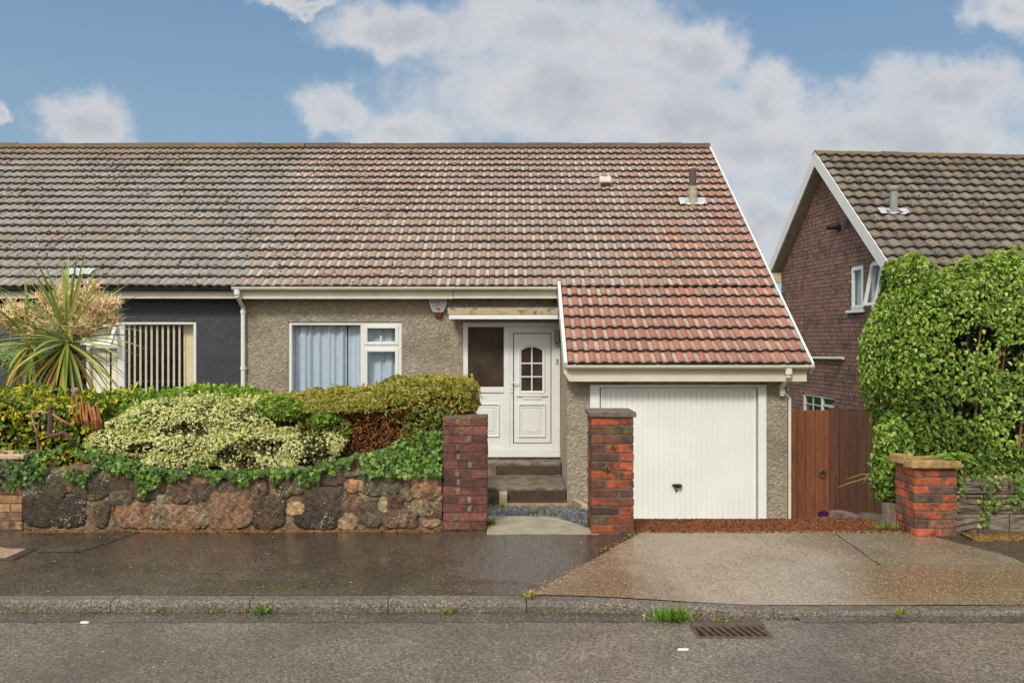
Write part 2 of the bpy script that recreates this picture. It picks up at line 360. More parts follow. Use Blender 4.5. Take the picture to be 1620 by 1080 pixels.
# ---------------------------------------------------------------- ground, road, pavement
def sm(x, a, b):
    t = min(1, max(0, (x - a) / (b - a))); return t * t * (3 - 2 * t)
def ynoise(x, y, k, seed=0):
    return (math.sin(x * k + seed) * math.sin(y * k * 1.3 + 2 * seed) + 0.6 * math.sin(x * k * 2.3 + y * k * 1.7 + seed * 3) + 0.4 * math.sin(x * k * 4.1 - y * k * 3.7 + seed)) / 2
def kerb_y(x): return 5.14 - 0.07 * sm(x, 0.0, 1.9)
def kerb_z(x): return -0.022 - 0.042 * sm(x, 0.15, 1.7)
ROADZ = -0.092
def pave_z(x, y):
    t = min(1, max(0, (6.95 - y) / 1.75)); return kerb_z(x) * t ** 1.3 + 0.0025 * ynoise(x, y, 3.0)
def structure(o, label=None): o['kind'] = 'structure'; return o
def grid(name, xs, yfun, ny, zfun, mat, kind='structure', parent=None):
    mb = MB(); n = len(xs)
    vs = []
    for j in range(ny + 1):
        for i, x in enumerate(xs):
            xx, yy = yfun(x, j / ny, i); vs.append((xx, yy, zfun(xx, yy)))
    mb.add(vs, [])
    for j in range(ny):
        for i in range(n - 1):
            mb.f.append((j * n + i, j * n + i + 1, (j + 1) * n + i + 1, (j + 1) * n + i)); mb.c.append((1, 1, 1, 1))
    o = mb.build(name, mat, parent, smooth=True)
    if kind: o['kind'] = kind
    return o
def spread(a, b, step, far=(40, 20, 12, 8)):
    xs = [-f for f in far] + list(np.arange(a, b + 1e-6, step)) + [f for f in reversed(far)]
    return sorted(set(float(x) for x in xs))
XS = spread(-7, 7, 0.25)
# one sheet to the horizon, below every made surface
gm = MB(); gm.quad((-700, -700, -2.2), (700, -700, -2.2), (700, 700, -2.2), (-700, 700, -2.2)); structure(gm.build('ground', M['lawn']))
# unseen brown bank added across the road to darken the window reflections
hm = MB(); pts = [(-3.4, -0.3), (-4.2, 0.9), (-6.0, 2.3), (-9.0, 3.2), (-14, 3.6), (-22, 3.8)]
for (y0, z0), (y1, z1) in zip(pts, pts[1:]): hm.quad((-60, y1, z1), (60, y1, z1), (60, y0, z0), (-60, y0, z0))
hm.quad((-60, -22, 3.8), (60, -22, 3.8), (60, -22.2, -2.2), (-60, -22.2, -2.2)); structure(hm.build('added_bank', basic('added_bank_brown', lin(96, 70, 52), 0.95, 0.6, 1.2, 0.8, 4, 0.1)))
# road with the drain opening left out
GX0, GX1, GY0, GY1 = 1.06, 1.50, 4.69, 4.915
rm = MB(); rx = sorted(set(XS + [GX0, GX1])); ry = [-3.4, -1, 1, 2, 3, 3.6, 4.1, 4.4, GY0, GY1, 4.99]
for i in range(len(rx) - 1):
    for j in range(len(ry) - 1):
        if rx[i] >= GX0 - 1e-6 and rx[i + 1] <= GX1 + 1e-6 and abs(ry[j] - GY0) < 1e-6: continue
        q = [(rx[i], ry[j]), (rx[i + 1], ry[j]), (rx[i + 1], ry[j + 1]), (rx[i], ry[j + 1])]
        rm.quad(*[(x, y, ROADZ + 0.012 * (5 - y) * 0.5 if y < 4.4 else ROADZ) for x, y in q])
structure(rm.build('road', M['road'], smooth=True))
ch = MB()
XC = spread(-7, 7, 0.0625)
for i in range(len(XC) - 1):
    a, b = XC[i], XC[i + 1]
    if a < 0.9 or b > 1.75:
        ch.quad((a, 4.955 + 0.022 * ynoise(a, 0, 7), ROADZ + .0018), (b, 4.955 + 0.022 * ynoise(b, 0, 7), ROADZ + .0018), (b, kerb_y(b) + 0.03, ROADZ + .0018), (a, kerb_y(a) + 0.03, ROADZ + .0018))
structure(ch.build('gutter_channel', M['channel']))
# kerb, stones with joints and a dropped length at the drive
km = MB()
J = [0.09 + 0.867 * k_ for k_ in range(-45, 1)] + [1.62 + 0.9 * k_ for k_ in range(0, 42)]
for a, b in zip(J, J[1:]):
    n = 8; prof = None; rows = []
    for i in range(n + 1):
        x = a + 0.003 + (b - a - 0.006) * i / n
        yk, zk = kerb_y(x), kerb_z(x)
        jt = 0.0025 * ynoise(x, 0, 9.0)
        rows.append([(x, yk, -0.3), (x, yk + jt, zk - 0.035), (x, yk + 0.007 + jt, zk - 0.012), (x, yk + 0.024, zk - 0.001 + jt), (x, yk + 0.105, zk + 0.002), (x, yk + 0.108, -0.3)])
    m = len(rows[0]); vs = [p for r in rows for p in r]; fs = []
    for i in range(n):
        for k_ in range(m - 1): fs.append((i * m + k_, (i + 1) * m + k_, (i + 1) * m + k_ + 1, i * m + k_ + 1))
    fs.append(tuple(range(m))); fs.append(tuple(n * m + k_ for k_ in range(m - 1, -1, -1)))
    km.add(vs, fs)
structure(km.build('kerb', M['kerbstone']))
grid('pavement', XS, lambda x, t, i: (x, kerb_y(x) + 0.1135 + (7.02 - kerb_y(x) - 0.1135) * t), 10, pave_z, M['pave'])
# the concrete apron across the pavement, and the greyer slab beside it
def m_apron(name, c1, c2, cd, groove):
    m, t = mat_new(name)
    big = t.noise(t.obj, 1.5, 6, 0.6, 0.3); fine_ = t.noise(t.obj, 120, 4, 0.7)
    ag = t.n('ShaderNodeTexVoronoi', ins={'Vector': t.obj, 'Scale': 120.0})
    c = t.mix(t.ramp(fine_, 0.3, 0.7), c1, c2)
    if groove:
        px = t.n('ShaderNodeSeparateXYZ', ins={0: t.vec('ADD', t.obj, t.vec('MULTIPLY', t.n('ShaderNodeTexNoise', ins={'Vector': t.obj, 'Scale': 1.4, 'Detail': 6}).outputs['Color'], (1.3, 0, 0)))}).outputs[0]
        c = t.mix(t.math('MULTIPLY', t.math('ADD', t.ramp(px, 1.75, 1.3), t.ramp(px, 2.75, 3.3)), .75), c, cd)  # stained brown at both sides; paler middle stands in for the wet reflection
    c = t.mix(t.math('MULTIPLY', t.ramp(big, 0.50, 0.68), 0.45), c, cd)
    one = t.n('ShaderNodeSeparateColor', ins={0: ag.outputs['Color']}).outputs[0]
    c = t.mix(t.math('MULTIPLY', t.ramp(one, 0.80, 0.90), 0.6), c, lin(196, 172, 136))
    c = t.mix(t.math('MULTIPLY', t.ramp(one, 0.24, 0.12), 0.6), c, lin(70, 58, 46))
    sx = t.n('ShaderNodeSeparateXYZ', ins={0: t.vec('ADD', t.obj, t.vec('SCALE', t.n('ShaderNodeTexNoise', ins={'Vector': t.obj, 'Scale': 3.0}).outputs['Color']))}).outputs
    t.nt.nodes  # grooves brushed across the slab, about 0.2 m apart
    gx = t.math('ABSOLUTE', t.math('SUBTRACT', t.math('FRACT', t.math('MULTIPLY', t.n('ShaderNodeSeparateXYZ', ins={0: t.obj}).outputs[0], 5.2)), 0.5))
    gl_ = t.math('MULTIPLY', t.ramp(gx, 0.022, 0.0), t.ramp(t.noise(t.obj, 2.2, 3), 0.40, 0.62, 0.0, groove))
    c = t.mix(t.math('MULTIPLY', gl_, 0.42), c, lin(80, 66, 52))
    wet = t.ramp(t.noise(t.obj, 1.1, 5, 0.6), 0.36, 0.62)
    setp(t, 'Base Color', c); setp(t, 'Roughness', t.math('ADD', 0.40, t.math('MULTIPLY', wet, -0.24)))
    h = t.math('ADD', t.math('MULTIPLY', ag.outputs['Distance'], -0.8), t.math('ADD', fine_, t.math('MULTIPLY', gl_, -2.0)))
    setp(t, 'Normal', bump(t, h, 0.38, 0.002)); setp(t, 'IOR', 1.9); return m
def apron_l(y): return 0.1 + (y - 5.22) * (0.93 / 1.56) + 0.02 * ynoise(y, 1, 9)
def band(name, y0, y1, ny, lf, rf, nx, mat):
    mb = MB(); vs = []
    for j in range(ny + 1):
        y = y0 + (y1 - y0) * j / ny
        for i in range(nx + 1):
            t = i / nx; a, b = lf(y), rf(y); x = a + (b - a) * t
            yy = y if y > 5.3 else kerb_y(x) + 0.11
            vs.append((x, yy, pave_z(x, yy) + 0.005))
    mb.add(vs, [])
    for j in range(ny):
        for i in range(nx): mb.f.append((j * (nx + 1) + i, j * (nx + 1) + i + 1, (j + 1) * (nx + 1) + i + 1, (j + 1) * (nx + 1) + i)); mb.c.append((1, 1, 1, 1))
    return structure(mb.build(name, mat, smooth=True))
AP = m_apron('apron_concrete', lin(136, 121, 101), lin(172, 156, 134), lin(108, 82, 58), 1.0)
AP2 = m_apron('grey_concrete', lin(108, 95, 80), lin(136, 122, 104), lin(92, 74, 56), 0.0)
band('driveway_apron', 5.24, 5.975, 6, apron_l, lambda y: 12.0, 60, AP)
band('driveway_apron', 5.975, 6.9, 6, apron_l, lambda y: 2.67, 20, AP)
band('concrete_slab', 5.978, 6.86, 6, lambda y: 2.68 + .01 * ynoise(y, 0, 7), lambda y: 3.45 + 0.30 * sm(6.8 - y, 0, .75), 8, AP2)
tr = MB()
tr.add([(x, y, pave_z(x, y) + .004) for x, y in ((-3.33, 6.9), (-3.1, 6.9), (-3.28, 6.25), (-3.62, 6.25))], [(0, 3, 2, 1)]); structure(tr.build('pavement_patch', m_asphalt('patch_asphalt', lin(50, 43, 37), lin(66, 58, 51), .35, .6, 150, .002, .42, .2)))

# drain grate
gr = thing('drain_grate', 'rusty slotted iron drain grate set in the wet road beside the dropped kerb', 'drain grate', ((GX0 + GX1) / 2, (GY0 + GY1) / 2, ROADZ))
mb = MB(); zt = ROADZ + 0.006
frame_xy = [(GX0, GX1, GY0, GY0 + .024), (GX0, GX1, GY1 - .03, GY1), (GX0, GX0 + .022, GY0 + .024, GY1 - .03), (GX1 - .022, GX1, GY0 + .024, GY1 - .03)]
for a, b, c, d in frame_xy: mb.box(a, b, c, d, zt - .05, zt)
mb.build('grate_frame', M['iron'], gr, bevel=.003)
mb = MB()
n = 9; span = GX1 - GX0 - .044
for i in range(1, n + 1):
    x = GX0 + .022 + span * (i - 0.5) / n + .012; o = -0.02
    mb.add([(x - .009 - o, GY0 + .022, zt - .04), (x + .009 - o, GY0 + .022, zt - .04), (x + .009 + o, GY1 - .028, zt - .04), (x - .009 + o, GY1 - .028, zt - .04),
            (x - .009 - o, GY0 + .022, zt - .003), (x + .009 - o, GY0 + .022, zt - .003), (x + .009 + o, GY1 - .028, zt - .003), (x - .009 + o, GY1 - .028, zt - .003)],
           [(4, 5, 6, 7), (0, 1, 5, 4), (1, 2, 6, 5), (2, 3, 7, 6), (3, 0, 4, 7)])
mb.build('grate_bars', M['iron'], gr)
mb = MB()
a, b, c, d, z = GX0, GX1, GY0, GY1, ROADZ - .4
mb.quad((a, c, z), (b, c, z), (b, d, z), (a, d, z)); mb.quad((a, c, z), (a, d, z), (a, d, zt - .05), (a, c, zt - .05)); mb.quad((b, d, z), (b, c, z), (b, c, zt - .05), (b, d, zt - .05))
mb.quad((b, c, z), (a, c, z), (a, c, zt - .05), (b, c, zt - .05)); mb.quad((a, d, z), (b, d, z), (b, d, zt - .05), (a, d, zt - .05)); mb.build('drain_pit', M['iron_dark'], gr)
mb = MB(); mb.box(GX0 + .02, GX1 + .01, GY1 + .005, GY1 + .075, ROADZ - .02, ROADZ + .008); mb.build('grate_surround', M['iron'], gr, bevel=.004)

# inspection cover in the pavement, left
mc = thing('manhole_cover', 'small rectangular cover with concrete infill in a dark iron frame in the pavement', 'manhole cover', (-4.2, 6.25, 0))
mb = MB(); zc = pave_z(-3.9, 6.25) + .008
mx0, mx1, my0, my1 = -4.45, -3.66, 6.03, 6.45
for a, b, c, d in [(mx0, mx1, my0, my0 + .04), (mx0, mx1, my1 - .04, my1), (mx0, mx0 + .06, my0 + .04, my1 - .04), (mx1 - .085, mx1, my0 + .04, my1 - .04)]: mb.box(a, b, c, d, zc - .05, zc)
mb.build('cover_frame', M['iron_dark'], mc, bevel=.003)
mb = MB(); mb.box(mx0 + .06, mx1 - .085, my0 + .04, my1 - .04, zc - .05, zc - .006); mb.build('concrete_infill', basic('infill', lin(158, 134, 104), .6, .3, 30, .4, 120), mc)

# ---------------------------------------------------------------- drive, path and gardens
def drive_z(x, y):
    if y < 7.55: return -0.004 - 0.045 * (y - 6.9) / 0.65
    return -0.049 - (y - 7.55) * 0.3
dx_ = list(np.arange(1.04, 6.6, 0.2))
grid('driveway', dx_, lambda x, t, i: (x, 6.9 + 5.6 * t), 28, lambda x, y: drive_z(x, min(y, 11.5)) - 0.004, basic('drive_concrete', lin(140, 124, 102), .6, .2, 5, .4, 80))
# red-brown moss carpet over the lip of the drive
def moss(name, x0, x1, y0, y1, zf, n, m, cols, h=0.012, seed=0):
    xs = np.linspace(x0, x1, n); ys = np.linspace(y0, y1, m); V = []; C = []
    r = np.random.default_rng(seed)
    for j, y in enumerate(ys):
        for i, x in enumerate(xs):
            e = min(j, m - 1 - j) / 2.5; e = min(1, e)
            V.append((x, y + (r.normal() * .012 if 0 < j else r.normal() * .02), zf(x, y) + (-0.004 + e * (h * (0.5 + r.random())))))
    idx = np.arange(n * m).reshape(m, n)
    Fq = np.stack([idx[:-1, :-1], idx[:-1, 1:], idx[1:, 1:], idx[1:, :-1]], -1).reshape(-1, 4)
    for j in range(m - 1):
        for i in range(n - 1):
            c = np.array(cols[min(len(cols) - 1, int(r.random() ** (1.6 if j > 5 else 0.7) * (len(cols) - (2 if j > 5 else 0))))][:3]) * r.uniform(.85, 1.15); C.append(c)
    o = npmesh(name, V, [Fq], C, M['moss_red'], None, True); o['kind'] = 'stuff'; return o
MRED = [lin(146, 84, 46), lin(160, 96, 50), lin(124, 70, 42), lin(156, 112, 54), lin(156, 142, 64)]
o = moss('moss', 1.04, 3.27, 6.83, 7.75, drive_z, 330, 110, MRED, .014, 3); o['label'] = 'red-brown moss carpet along the top of the sunken drive'
MY = [lin(128, 104, 40), lin(140, 92, 44), lin(112, 104, 44), lin(160, 110, 60)]
o = moss('moss', 3.72, 6.0, 6.60, 6.86, pave_z, 150, 14, MY, .015, 4); o['label'] = 'yellow-green moss line at the foot of the grey block wall'
o = moss('moss', -4.1, -0.6, 6.86, 6.95, pave_z, 260, 7, [lin(150, 84, 40), lin(120, 72, 40), lin(130, 104, 50)], .014, 5); o['label'] = 'orange moss line at the foot of the rubble stone wall'

# path: slab at the gate, then gravel sloping down to the door steps
mb = MB()
sl = []
for i in range(15):
    t = i / 14; x = -0.21 + t * 0.93
    sl.append((x, 7.48 - 0.05 * t - 0.58 * max(0, t - 0.55) ** 1.6 / 0.45 ** 1.6))
vs = [(x, y, 0.006) for x, y in sl] + [(-0.21 + i / 14 * 0.93, 6.80, 0.006) for i in range(15)]
vs += [(p[0], p[1], -.12) for p in vs]
fs = [(i, 15 + i, 16 + i, i + 1) for i in range(14)] + [(i, i + 1, 31 + i, 30 + i) for i in range(14)] + [(15 + i, 45 + i, 46 + i, 16 + i) for i in range(14)]
mb.add(vs, fs); structure(mb.build('entrance_slab', M['slab']))
def path_z(x, y): return -0.03 - 0.6 * min(1, max(0, (y - 7.3) / 3.7))
grid('path', list(np.linspace(-0.52, 1.05, 12)), lambda x, t, i: (x, 6.86 + 4.5 * t), 16, lambda x, y: path_z(x, y) - 0.012, basic('path_base', lin(70, 68, 70), .8, .3, 30, .6, 90))
GV = []; GF = []; GC = []
gcol = [lin(80, 80, 84), lin(104, 103, 106), lin(58, 57, 60), lin(132, 130, 128), lin(88, 83, 78)]
for i in range(5200):
    x = RNG.uniform(-0.48, 1.0); y = 7.0 + 4.0 * RNG.random() ** 0.9; r = RNG.uniform(.007, .017)
    z = path_z(x, y) + RNG.uniform(-.006, .006)
    b = len(GV); a0 = RNG.uniform(0, 6.28)
    for k_ in range(4): GV.append((x + r * math.cos(a0 + k_ * 1.57) * RNG.uniform(.7, 1.3), y + r * math.sin(a0 + k_ * 1.57) * RNG.uniform(.7, 1.3), z))
    GV.append((x, y, z + r * .8)); cc = np.array(gcol[RNG.integers(5)][:3]) * RNG.uniform(.7, 1.25)
    for k_ in range(4): GF.append((b + k_, b + (k_ + 1) % 4, b + 4)); GC.append(cc)
o = npmesh('gravel', GV, [np.array(GF)], GC, basic('gravel_stone', None, .5, .1, 60)); o['kind'] = 'stuff'; o['label'] = 'blue-grey gravel on the path between the gate and the door steps'
# front garden soil behind the stone wall, level falling to the houses
def garden_z(x, y): return 0.42 - 0.75 * sm(y, 8.6, 10.5)
grid('garden_soil', [-40, -20, -13] + list(np.arange(-12, -0.7, 0.4)) + [-0.53], lambda x, t, i: (x, 7.2 + 5.7 * t), 14, garden_z, M['soil'])
mb = MB(); mb.box(-0.56, -0.50, 7.32, 11.6, -0.9, 0.28); mb.build('garden_edging', M['mortar'])['kind'] = 'structure'
grid('garden_bed', list(np.arange(3.44, 14, 0.5)), lambda x, t, i: (x, 7.15 + 3.0 * t), 8, lambda x, y: 0.13 - .29 * (y - 7.15), M['soil'])

# door steps
st = thing('door_steps', 'damp concrete steps with buff brick edging leading up to the white front door', 'steps', (0.25, 12, -0.9))
mb = MB()
mb.box(-0.9, .745, 12.47, 12.86, -1.2, -.262); mb.build('step', M['step'], st, bevel=.012, seg=2)
mb = MB(); mb.box(-0.9, .745, 11.34, 12.465, -1.2, -.447); mb.build('step', M['step'], st, bevel=.012, seg=2)
mb = MB(); mb.box(-.25, .735, 12.455, 12.4685, -.43, -.31); mb.build('riser', M['riser'], st)
mb = MB(); mb.box(-.06, .735, 11.325, 11.338, -.62, -.475); mb.build('riser', M['riser'], st)
mb = MB(); mb.box(-.1, .748, 11.03, 11.322, -.9, -.60); mb.build('foot_pad', M['riser'], st)
mb = MB(); mb.box(-.1, .80, 10.965, 11.025, -.9, -.585); mb.build('timber_edge', basic('edge_timber', lin(150, 128, 98), .8, .25, 20), st, bevel=.006)
mb = MB()
for i in range(4): mb.box(-.175, -.065, 11.0 + i * .17, 11.16 + i * .17, -.9, -.50 + i * .012, lin(*random.choice([(168, 148, 120), (150, 132, 108), (176, 158, 134)])), .003)
mb.build('brick_edging', M['plain'], st, bevel=.006)
for k_, (x0, lean) in enumerate([(0.86, .05), (1.0, .02)]):
    pl = MB(); y0 = 10.2 - k_ * .5
    pl.add([(x0, y0, -.75), (x0 + .1, y0, -.75), (x0 + .1 - lean, y0 + .95, -.75), (x0 - lean, y0 + .95, -.75), (x0, y0, -.43 + k_ * .06), (x0 + .1, y0, -.45 + k_ * .06), (x0 + .1 - lean, y0 + .95, -.57), (x0 - lean, y0 + .95, -.55)],
           [(0, 1, 5, 4), (1, 2, 6, 5), (2, 3, 7, 6), (3, 0, 4, 7), (4, 5, 6, 7)])
    o = pl.build('edging_stone', M['plain'], bevel=.008); o.data.attributes.remove(o.data.attributes['tint']) if False else None
    for d in o.data.attributes['tint'].data: d.color = lin(176, 158, 136) if k_ == 0 else lin(150, 138, 118)
    tagp(o, ['pale leaning edging stone beside the gravel, nearer the door steps', 'pale leaning edging stone behind the capped red gate pillar'][k_], 'edging stone')

# ---------------------------------------------------------------- walls and gate pillars
def brick_pillar(root, x0, x1, y0, y1, z0, z1, n, cols, mat, gap=.010, jit=.0025, weights=None, inset=.006):
    core = MB(); core.box(x0 + inset, x1 - inset, y0 + inset, y1 - inset, z0 - .1, z1 - .001); core.build('mortar', M['mortar'], root)
    mb = MB(); h = (z1 - z0) / n; W = x1 - x0; D = y1 - y0; b = W * 0.655; d = D * 0.655
    for k_ in range(n):
        a, c = z0 + k_ * h + gap / 2, z0 + (k_ + 1) * h - gap / 2; g_ = gap / 2
        if k_ % 2 == 0: pcs = [(x0, x0 + b - g_, y0, y1 - d - g_), (x0 + b + g_, x1, y0, y0 + d - g_), (x1 - b + g_, x1, y0 + d + g_, y1), (x0, x1 - b - g_, y1 - d + g_, y1)]
        else: pcs = [(x1 - b + g_, x1, y0, y1 - d - g_), (x0, x1 - b - g_, y0, y0 + d - g_), (x0, x0 + b - g_, y0 + d + g_, y1), (x0 + b + g_, x1, y1 - d + g_, y1)]
        for p in pcs:
            cc = random.choices(cols, weights)[0]; f = random.uniform(.8, 1.2)
            mb.box(p[0], p[1], p[2], p[3], a, c, tuple(q * f for q in cc[:3]) + (1,), jit)
    return mb.build('brickwork', mat, root, bevel=.004)
p1 = thing('brick_pillar', 'dark brown rough brick pillar with a flat top at the end of the rubble wall', 'gate pillar', (-.4, 7.1, 0))
brick_pillar(p1, -.585, -.214, 6.935, 7.30, 0.0, .95, 13, [lin(96, 58, 46), lin(108, 66, 52), lin(84, 54, 44), lin(118, 74, 58)], M['brick_dark'], .005, .004, inset=.008)
mb = MB()
for k_ in range(13):
    x = random.choice([-.47, -.36, -.46]) + random.uniform(-.01, .01); z = .037 + k_ * .073
    mb.box(x - .018, x + .018, 6.929, 6.95, z - .026, z + .026, random.choice([lin(112, 100, 80), lin(96, 88, 72), lin(126, 118, 98)]), .006)
mb.build('mortar_patches', M['plain'], p1, bevel=.006)
p2 = thing('brick_pillar', 'tall orange-red brick gate pillar with a thin grey cap in front of the garage door', 'gate pillar', (.83, 7, 0))
brick_pillar(p2, .657, 1.008, 6.80, 7.15, .005, .968, 13, [lin(154, 74, 44), lin(140, 66, 42), lin(78, 50, 40), lin(104, 60, 43), lin(98, 82, 50)], M['brick'], .014, .0035, [5, 4, 3, 3, .8])
mb = MB(); mb.box(.635, 1.025, 6.78, 7.17, .972, 1.012, None, .006); mb.build('cap', M['capstone'], p2, bevel=.01, seg=2)
p3 = thing('brick_pillar', 'short orange brick gate pillar with a broken ochre stone cap below the big hedge', 'gate pillar', (3.45, 6.9, 0))
brick_pillar(p3, 3.30, 3.645, 6.73, 7.08, -.005, .55, 8, [lin(162, 82, 50), lin(150, 74, 46), lin(104, 74, 60), lin(120, 82, 60), lin(94, 76, 62)], M['brick'], .012, .003, [5, 4, 2, 2, 1])
mb = MB()
for (a, b, c, d, e, f) in [(3.262, 3.66, 6.69, 6.86, .556, .618), (3.27, 3.40, 6.865, 7.12, .556, .63), (3.41, 3.67, 6.87, 7.11, .554, .605)]: mb.box(a, b, c, d, e, f, None, .012)
mb.build('cap', M['capstone_ochre'], p3, bevel=.012, seg=2)
# buff brick wall at the far left
bw = thing('brick_wall', 'low buff and brown brick garden wall with a pale coping at the left edge', 'wall', (-5, 7.05, 0))
mb = MB(); mb.box(-14, -4.145, 6.946, 7.16, -.1, .60); mb.build('mortar', M['mortar'], bw)
mb = MB()
for k_ in range(8):
    x = -14 + (0.11 if k_ % 2 else 0); z = .0 + k_ * .075
    while x < -4.16:
        x2 = min(x + .212, -4.14)
        mb.box(x, x2, 6.94, 7.165, z + .004, z + .069, random.choice([lin(150, 110, 78), lin(136, 96, 74), lin(160, 126, 84), lin(118, 84, 66)]), .002); x += .222
mb.build('brickwork', M['brick'], bw, bevel=.004)
mb = MB()
for i in range(20): mb.box(-14.2 + i * .505, -13.70 + i * .505, 6.91, 7.19, .603, .645, None, .003)
mb.build('coping', basic('buff_coping', lin(190, 160, 130), .8, .2, 12, .4, 60), bw, bevel=.006)

# rubble stone wall: each stone a dome in the mortar, placed and coloured as in the photo
STN = [(49, 767, 12, 26, 84, 76, 64), (83, 769, 21, 21, 74, 66, 52), (109, 765, 9, 13, 118, 60, 40), (145, 767, 29, 22, 70, 64, 52), (122, 746, 22, 8, 116, 66, 42),
       (65, 808, 29, 23, 62, 48, 38), (109, 811, 24, 22, 56, 42, 34), (161, 813, 13, 20, 84, 64, 50), (171, 745, 22, 9, 100, 78, 64), (192, 760, 17, 15, 82, 52, 44),
       (192, 787, 18, 15, 88, 82, 70), (213, 815, 30, 20, 146, 84, 50), (233, 767, 25, 23, 80, 68, 56), (254, 800, 10, 15, 132, 120, 100), (284, 769, 20, 27, 108, 74, 50),
       (286, 818, 28, 18, 142, 92, 70), (318, 756, 15, 10, 150, 92, 62), (319, 781, 18, 16, 76, 64, 54), (347, 767, 14, 13, 92, 76, 64), (372, 764, 13, 14, 90, 76, 60),
       (362, 806, 36, 29, 144, 88, 66), (403, 772, 20, 17, 106, 70, 56), (424, 811, 27, 24, 82, 58, 44), (466, 767, 33, 14, 92, 74, 60), (468, 803, 14, 11, 176, 134, 84),
       (502, 821, 32, 14, 54, 46, 44), (512, 790, 31, 18, 78, 62, 52), (525, 757, 26, 12, 84, 68, 56), (560, 769, 13, 12, 186, 104, 48), (550, 824, 14, 13, 168, 126, 92),
       (556, 798, 14, 13, 116, 68, 50), (600, 769, 31, 17, 92, 82, 66), (624, 795, 14, 13, 100, 52, 42), (587, 814, 22, 17, 84, 72, 60), (634, 820, 25, 16, 122, 68, 54),
       (674, 772, 23, 17, 164, 96, 52), (689, 807, 14, 14, 102, 60, 48), (642, 780, 12, 10, 112, 96, 78), (665, 801, 13, 13, 128, 106, 80), (582, 740, 13, 8, 124, 104, 90),
       (681, 827, 15, 7, 150, 110, 76), (559, 745, 13, 7, 112, 100, 84), (606, 800, 9, 12, 146, 132, 108), (642, 752, 7, 8, 206, 200, 184), (475, 762, 4, 5, 200, 196, 180),
       (250, 828, 12, 7, 110, 96, 78), (318, 812, 8, 20, 120, 110, 90), (446, 779, 12, 10, 86, 70, 58), (694, 755, 8, 16, 110, 66, 50), (432, 742, 20, 9, 96, 74, 58),
       (350, 742, 26, 9, 90, 70, 56), (622, 746, 14, 10, 118, 96, 78), (538, 810, 9, 9, 70, 56, 46), (392, 740, 16, 9, 84, 66, 52), (230, 742, 24, 9, 88, 66, 52), (290, 741, 24, 8, 80, 62, 50)]
sx = np.array([(a - CX) / 187 for a, *_ in STN]); sz = np.array([EYE + (HY - b) / 187 for _, b, *_ in STN])
srx = np.array([s_[2] / 187 for s_ in STN]) * 1.0; srz = np.array([s_[3] / 187 for s_ in STN]) * 1.0
scol = np.array([lin(*s_[4:7])[:3] for s_ in STN]); rs_ = np.clip((scol[:, :1] - scol[:, 1:2]) / .12, 0, 1) * .25; scol = scol * (.66 - rs_) + scol.mean(1, keepdims=True) * np.array([1.18, .96, .76]) * (.34 + rs_); scol *= np.array([1.02, 1.0, .78])
nx, nz = 560, 92
gx, gz = np.meshgrid(np.linspace(-4.135, -.59, nx), np.linspace(-.03, .53, nz))
def fbm(x, z, k, seed, o=4):
    r = np.random.default_rng(seed); out = 0; a = 1.0
    for i in range(o):
        for _ in range(3):
            t = r.uniform(0, 6.28); out = out + a * np.sin((x * math.cos(t) + z * math.sin(t)) * k * r.uniform(.8, 1.25) + r.uniform(0, 6.28)) / 3
        k *= 2.1; a *= .55
    return out
wx = gx + .020 * fbm(gx, gz, 15, 1, 5); wz = gz + .018 * fbm(gx, gz, 15, 2, 5)
PX = np.random.default_rng(77).uniform(2.2, 4.5, len(STN)); best = np.full(gx.shape, 9.0); bi = np.zeros(gx.shape, int)
for i in range(len(STN)):
    d = ((np.abs(wx - sx[i]) / srx[i]) ** PX[i] + (np.abs(wz - sz[i]) / srz[i]) ** PX[i]) ** (1 / PX[i])
    m_ = d < best; best[m_] = d[m_]; bi[m_] = i
ston = np.clip((1.12 - best) / .09, 0, 1); dome = ston * (.012 + .007 * np.clip(1 - best ** 4, 0, 1) + .006 * np.abs(fbm(gx, gz, 18, 23))) + .005 * fbm(gx, gz, 45, 3) * (0.7 + ston) + .004 * fbm(gx, gz, 12, 13)
top = np.clip((gz - .47) / .06, 0, 1) ** 2 * .05
dome = dome - .014 * np.exp(-((best - 1.09) / .035) ** 2)
V = np.stack([gx, 6.955 - dome + top, gz + .03 * fbm(gx, gx * 0, 6, 5) * np.clip((gz - .42) / .1, 0, 1)], -1).reshape(-1, 3)
sp = fbm(gx, gz, 90, 6, 3)[:-1, :-1]; st2 = ston[:-1, :-1]; rsn = RNG.random(sp.shape)
tone = 1 + .26 * fbm(gx, gz, 30, 8)[:-1, :-1] + .22 * fbm(gx, gz, 85, 28, 2)[:-1, :-1] + .16 * (RNG.random(sp.shape) - .5)
ting = np.exp(-((best - 1.09) / .035) ** 2)[:-1, :-1]; tone = tone * (1 - .45 * ting)
C = (scol[bi[:-1, :-1]] * st2[..., None] + np.array(lin(116, 98, 74)[:3]) * (1 - st2[..., None])) * np.clip(tone, .45, 1.7)[..., None]
lichen = (fbm(gx, gz, 14, 9)[:-1, :-1] + .5 * fbm(gx, gz, 45, 19)[:-1, :-1] > .55) & (rsn > .84); C[lichen] = np.array(lin(170, 164, 136)[:3])
yel = (fbm(gx, gz, 9, 10)[:-1, :-1] > .9) & (rsn < .3); C[yel] = np.array(lin(128, 112, 60)[:3])
idx = np.arange(nx * nz).reshape(nz, nx); Fq = np.stack([idx[:-1, :-1], idx[:-1, 1:], idx[1:, 1:], idx[1:, :-1]], -1).reshape(-1, 4)
rw = thing('stone_wall', 'low rubble stone wall of brown and orange boulders under the shrubs', 'wall', (-2.3, 7.05, 0))
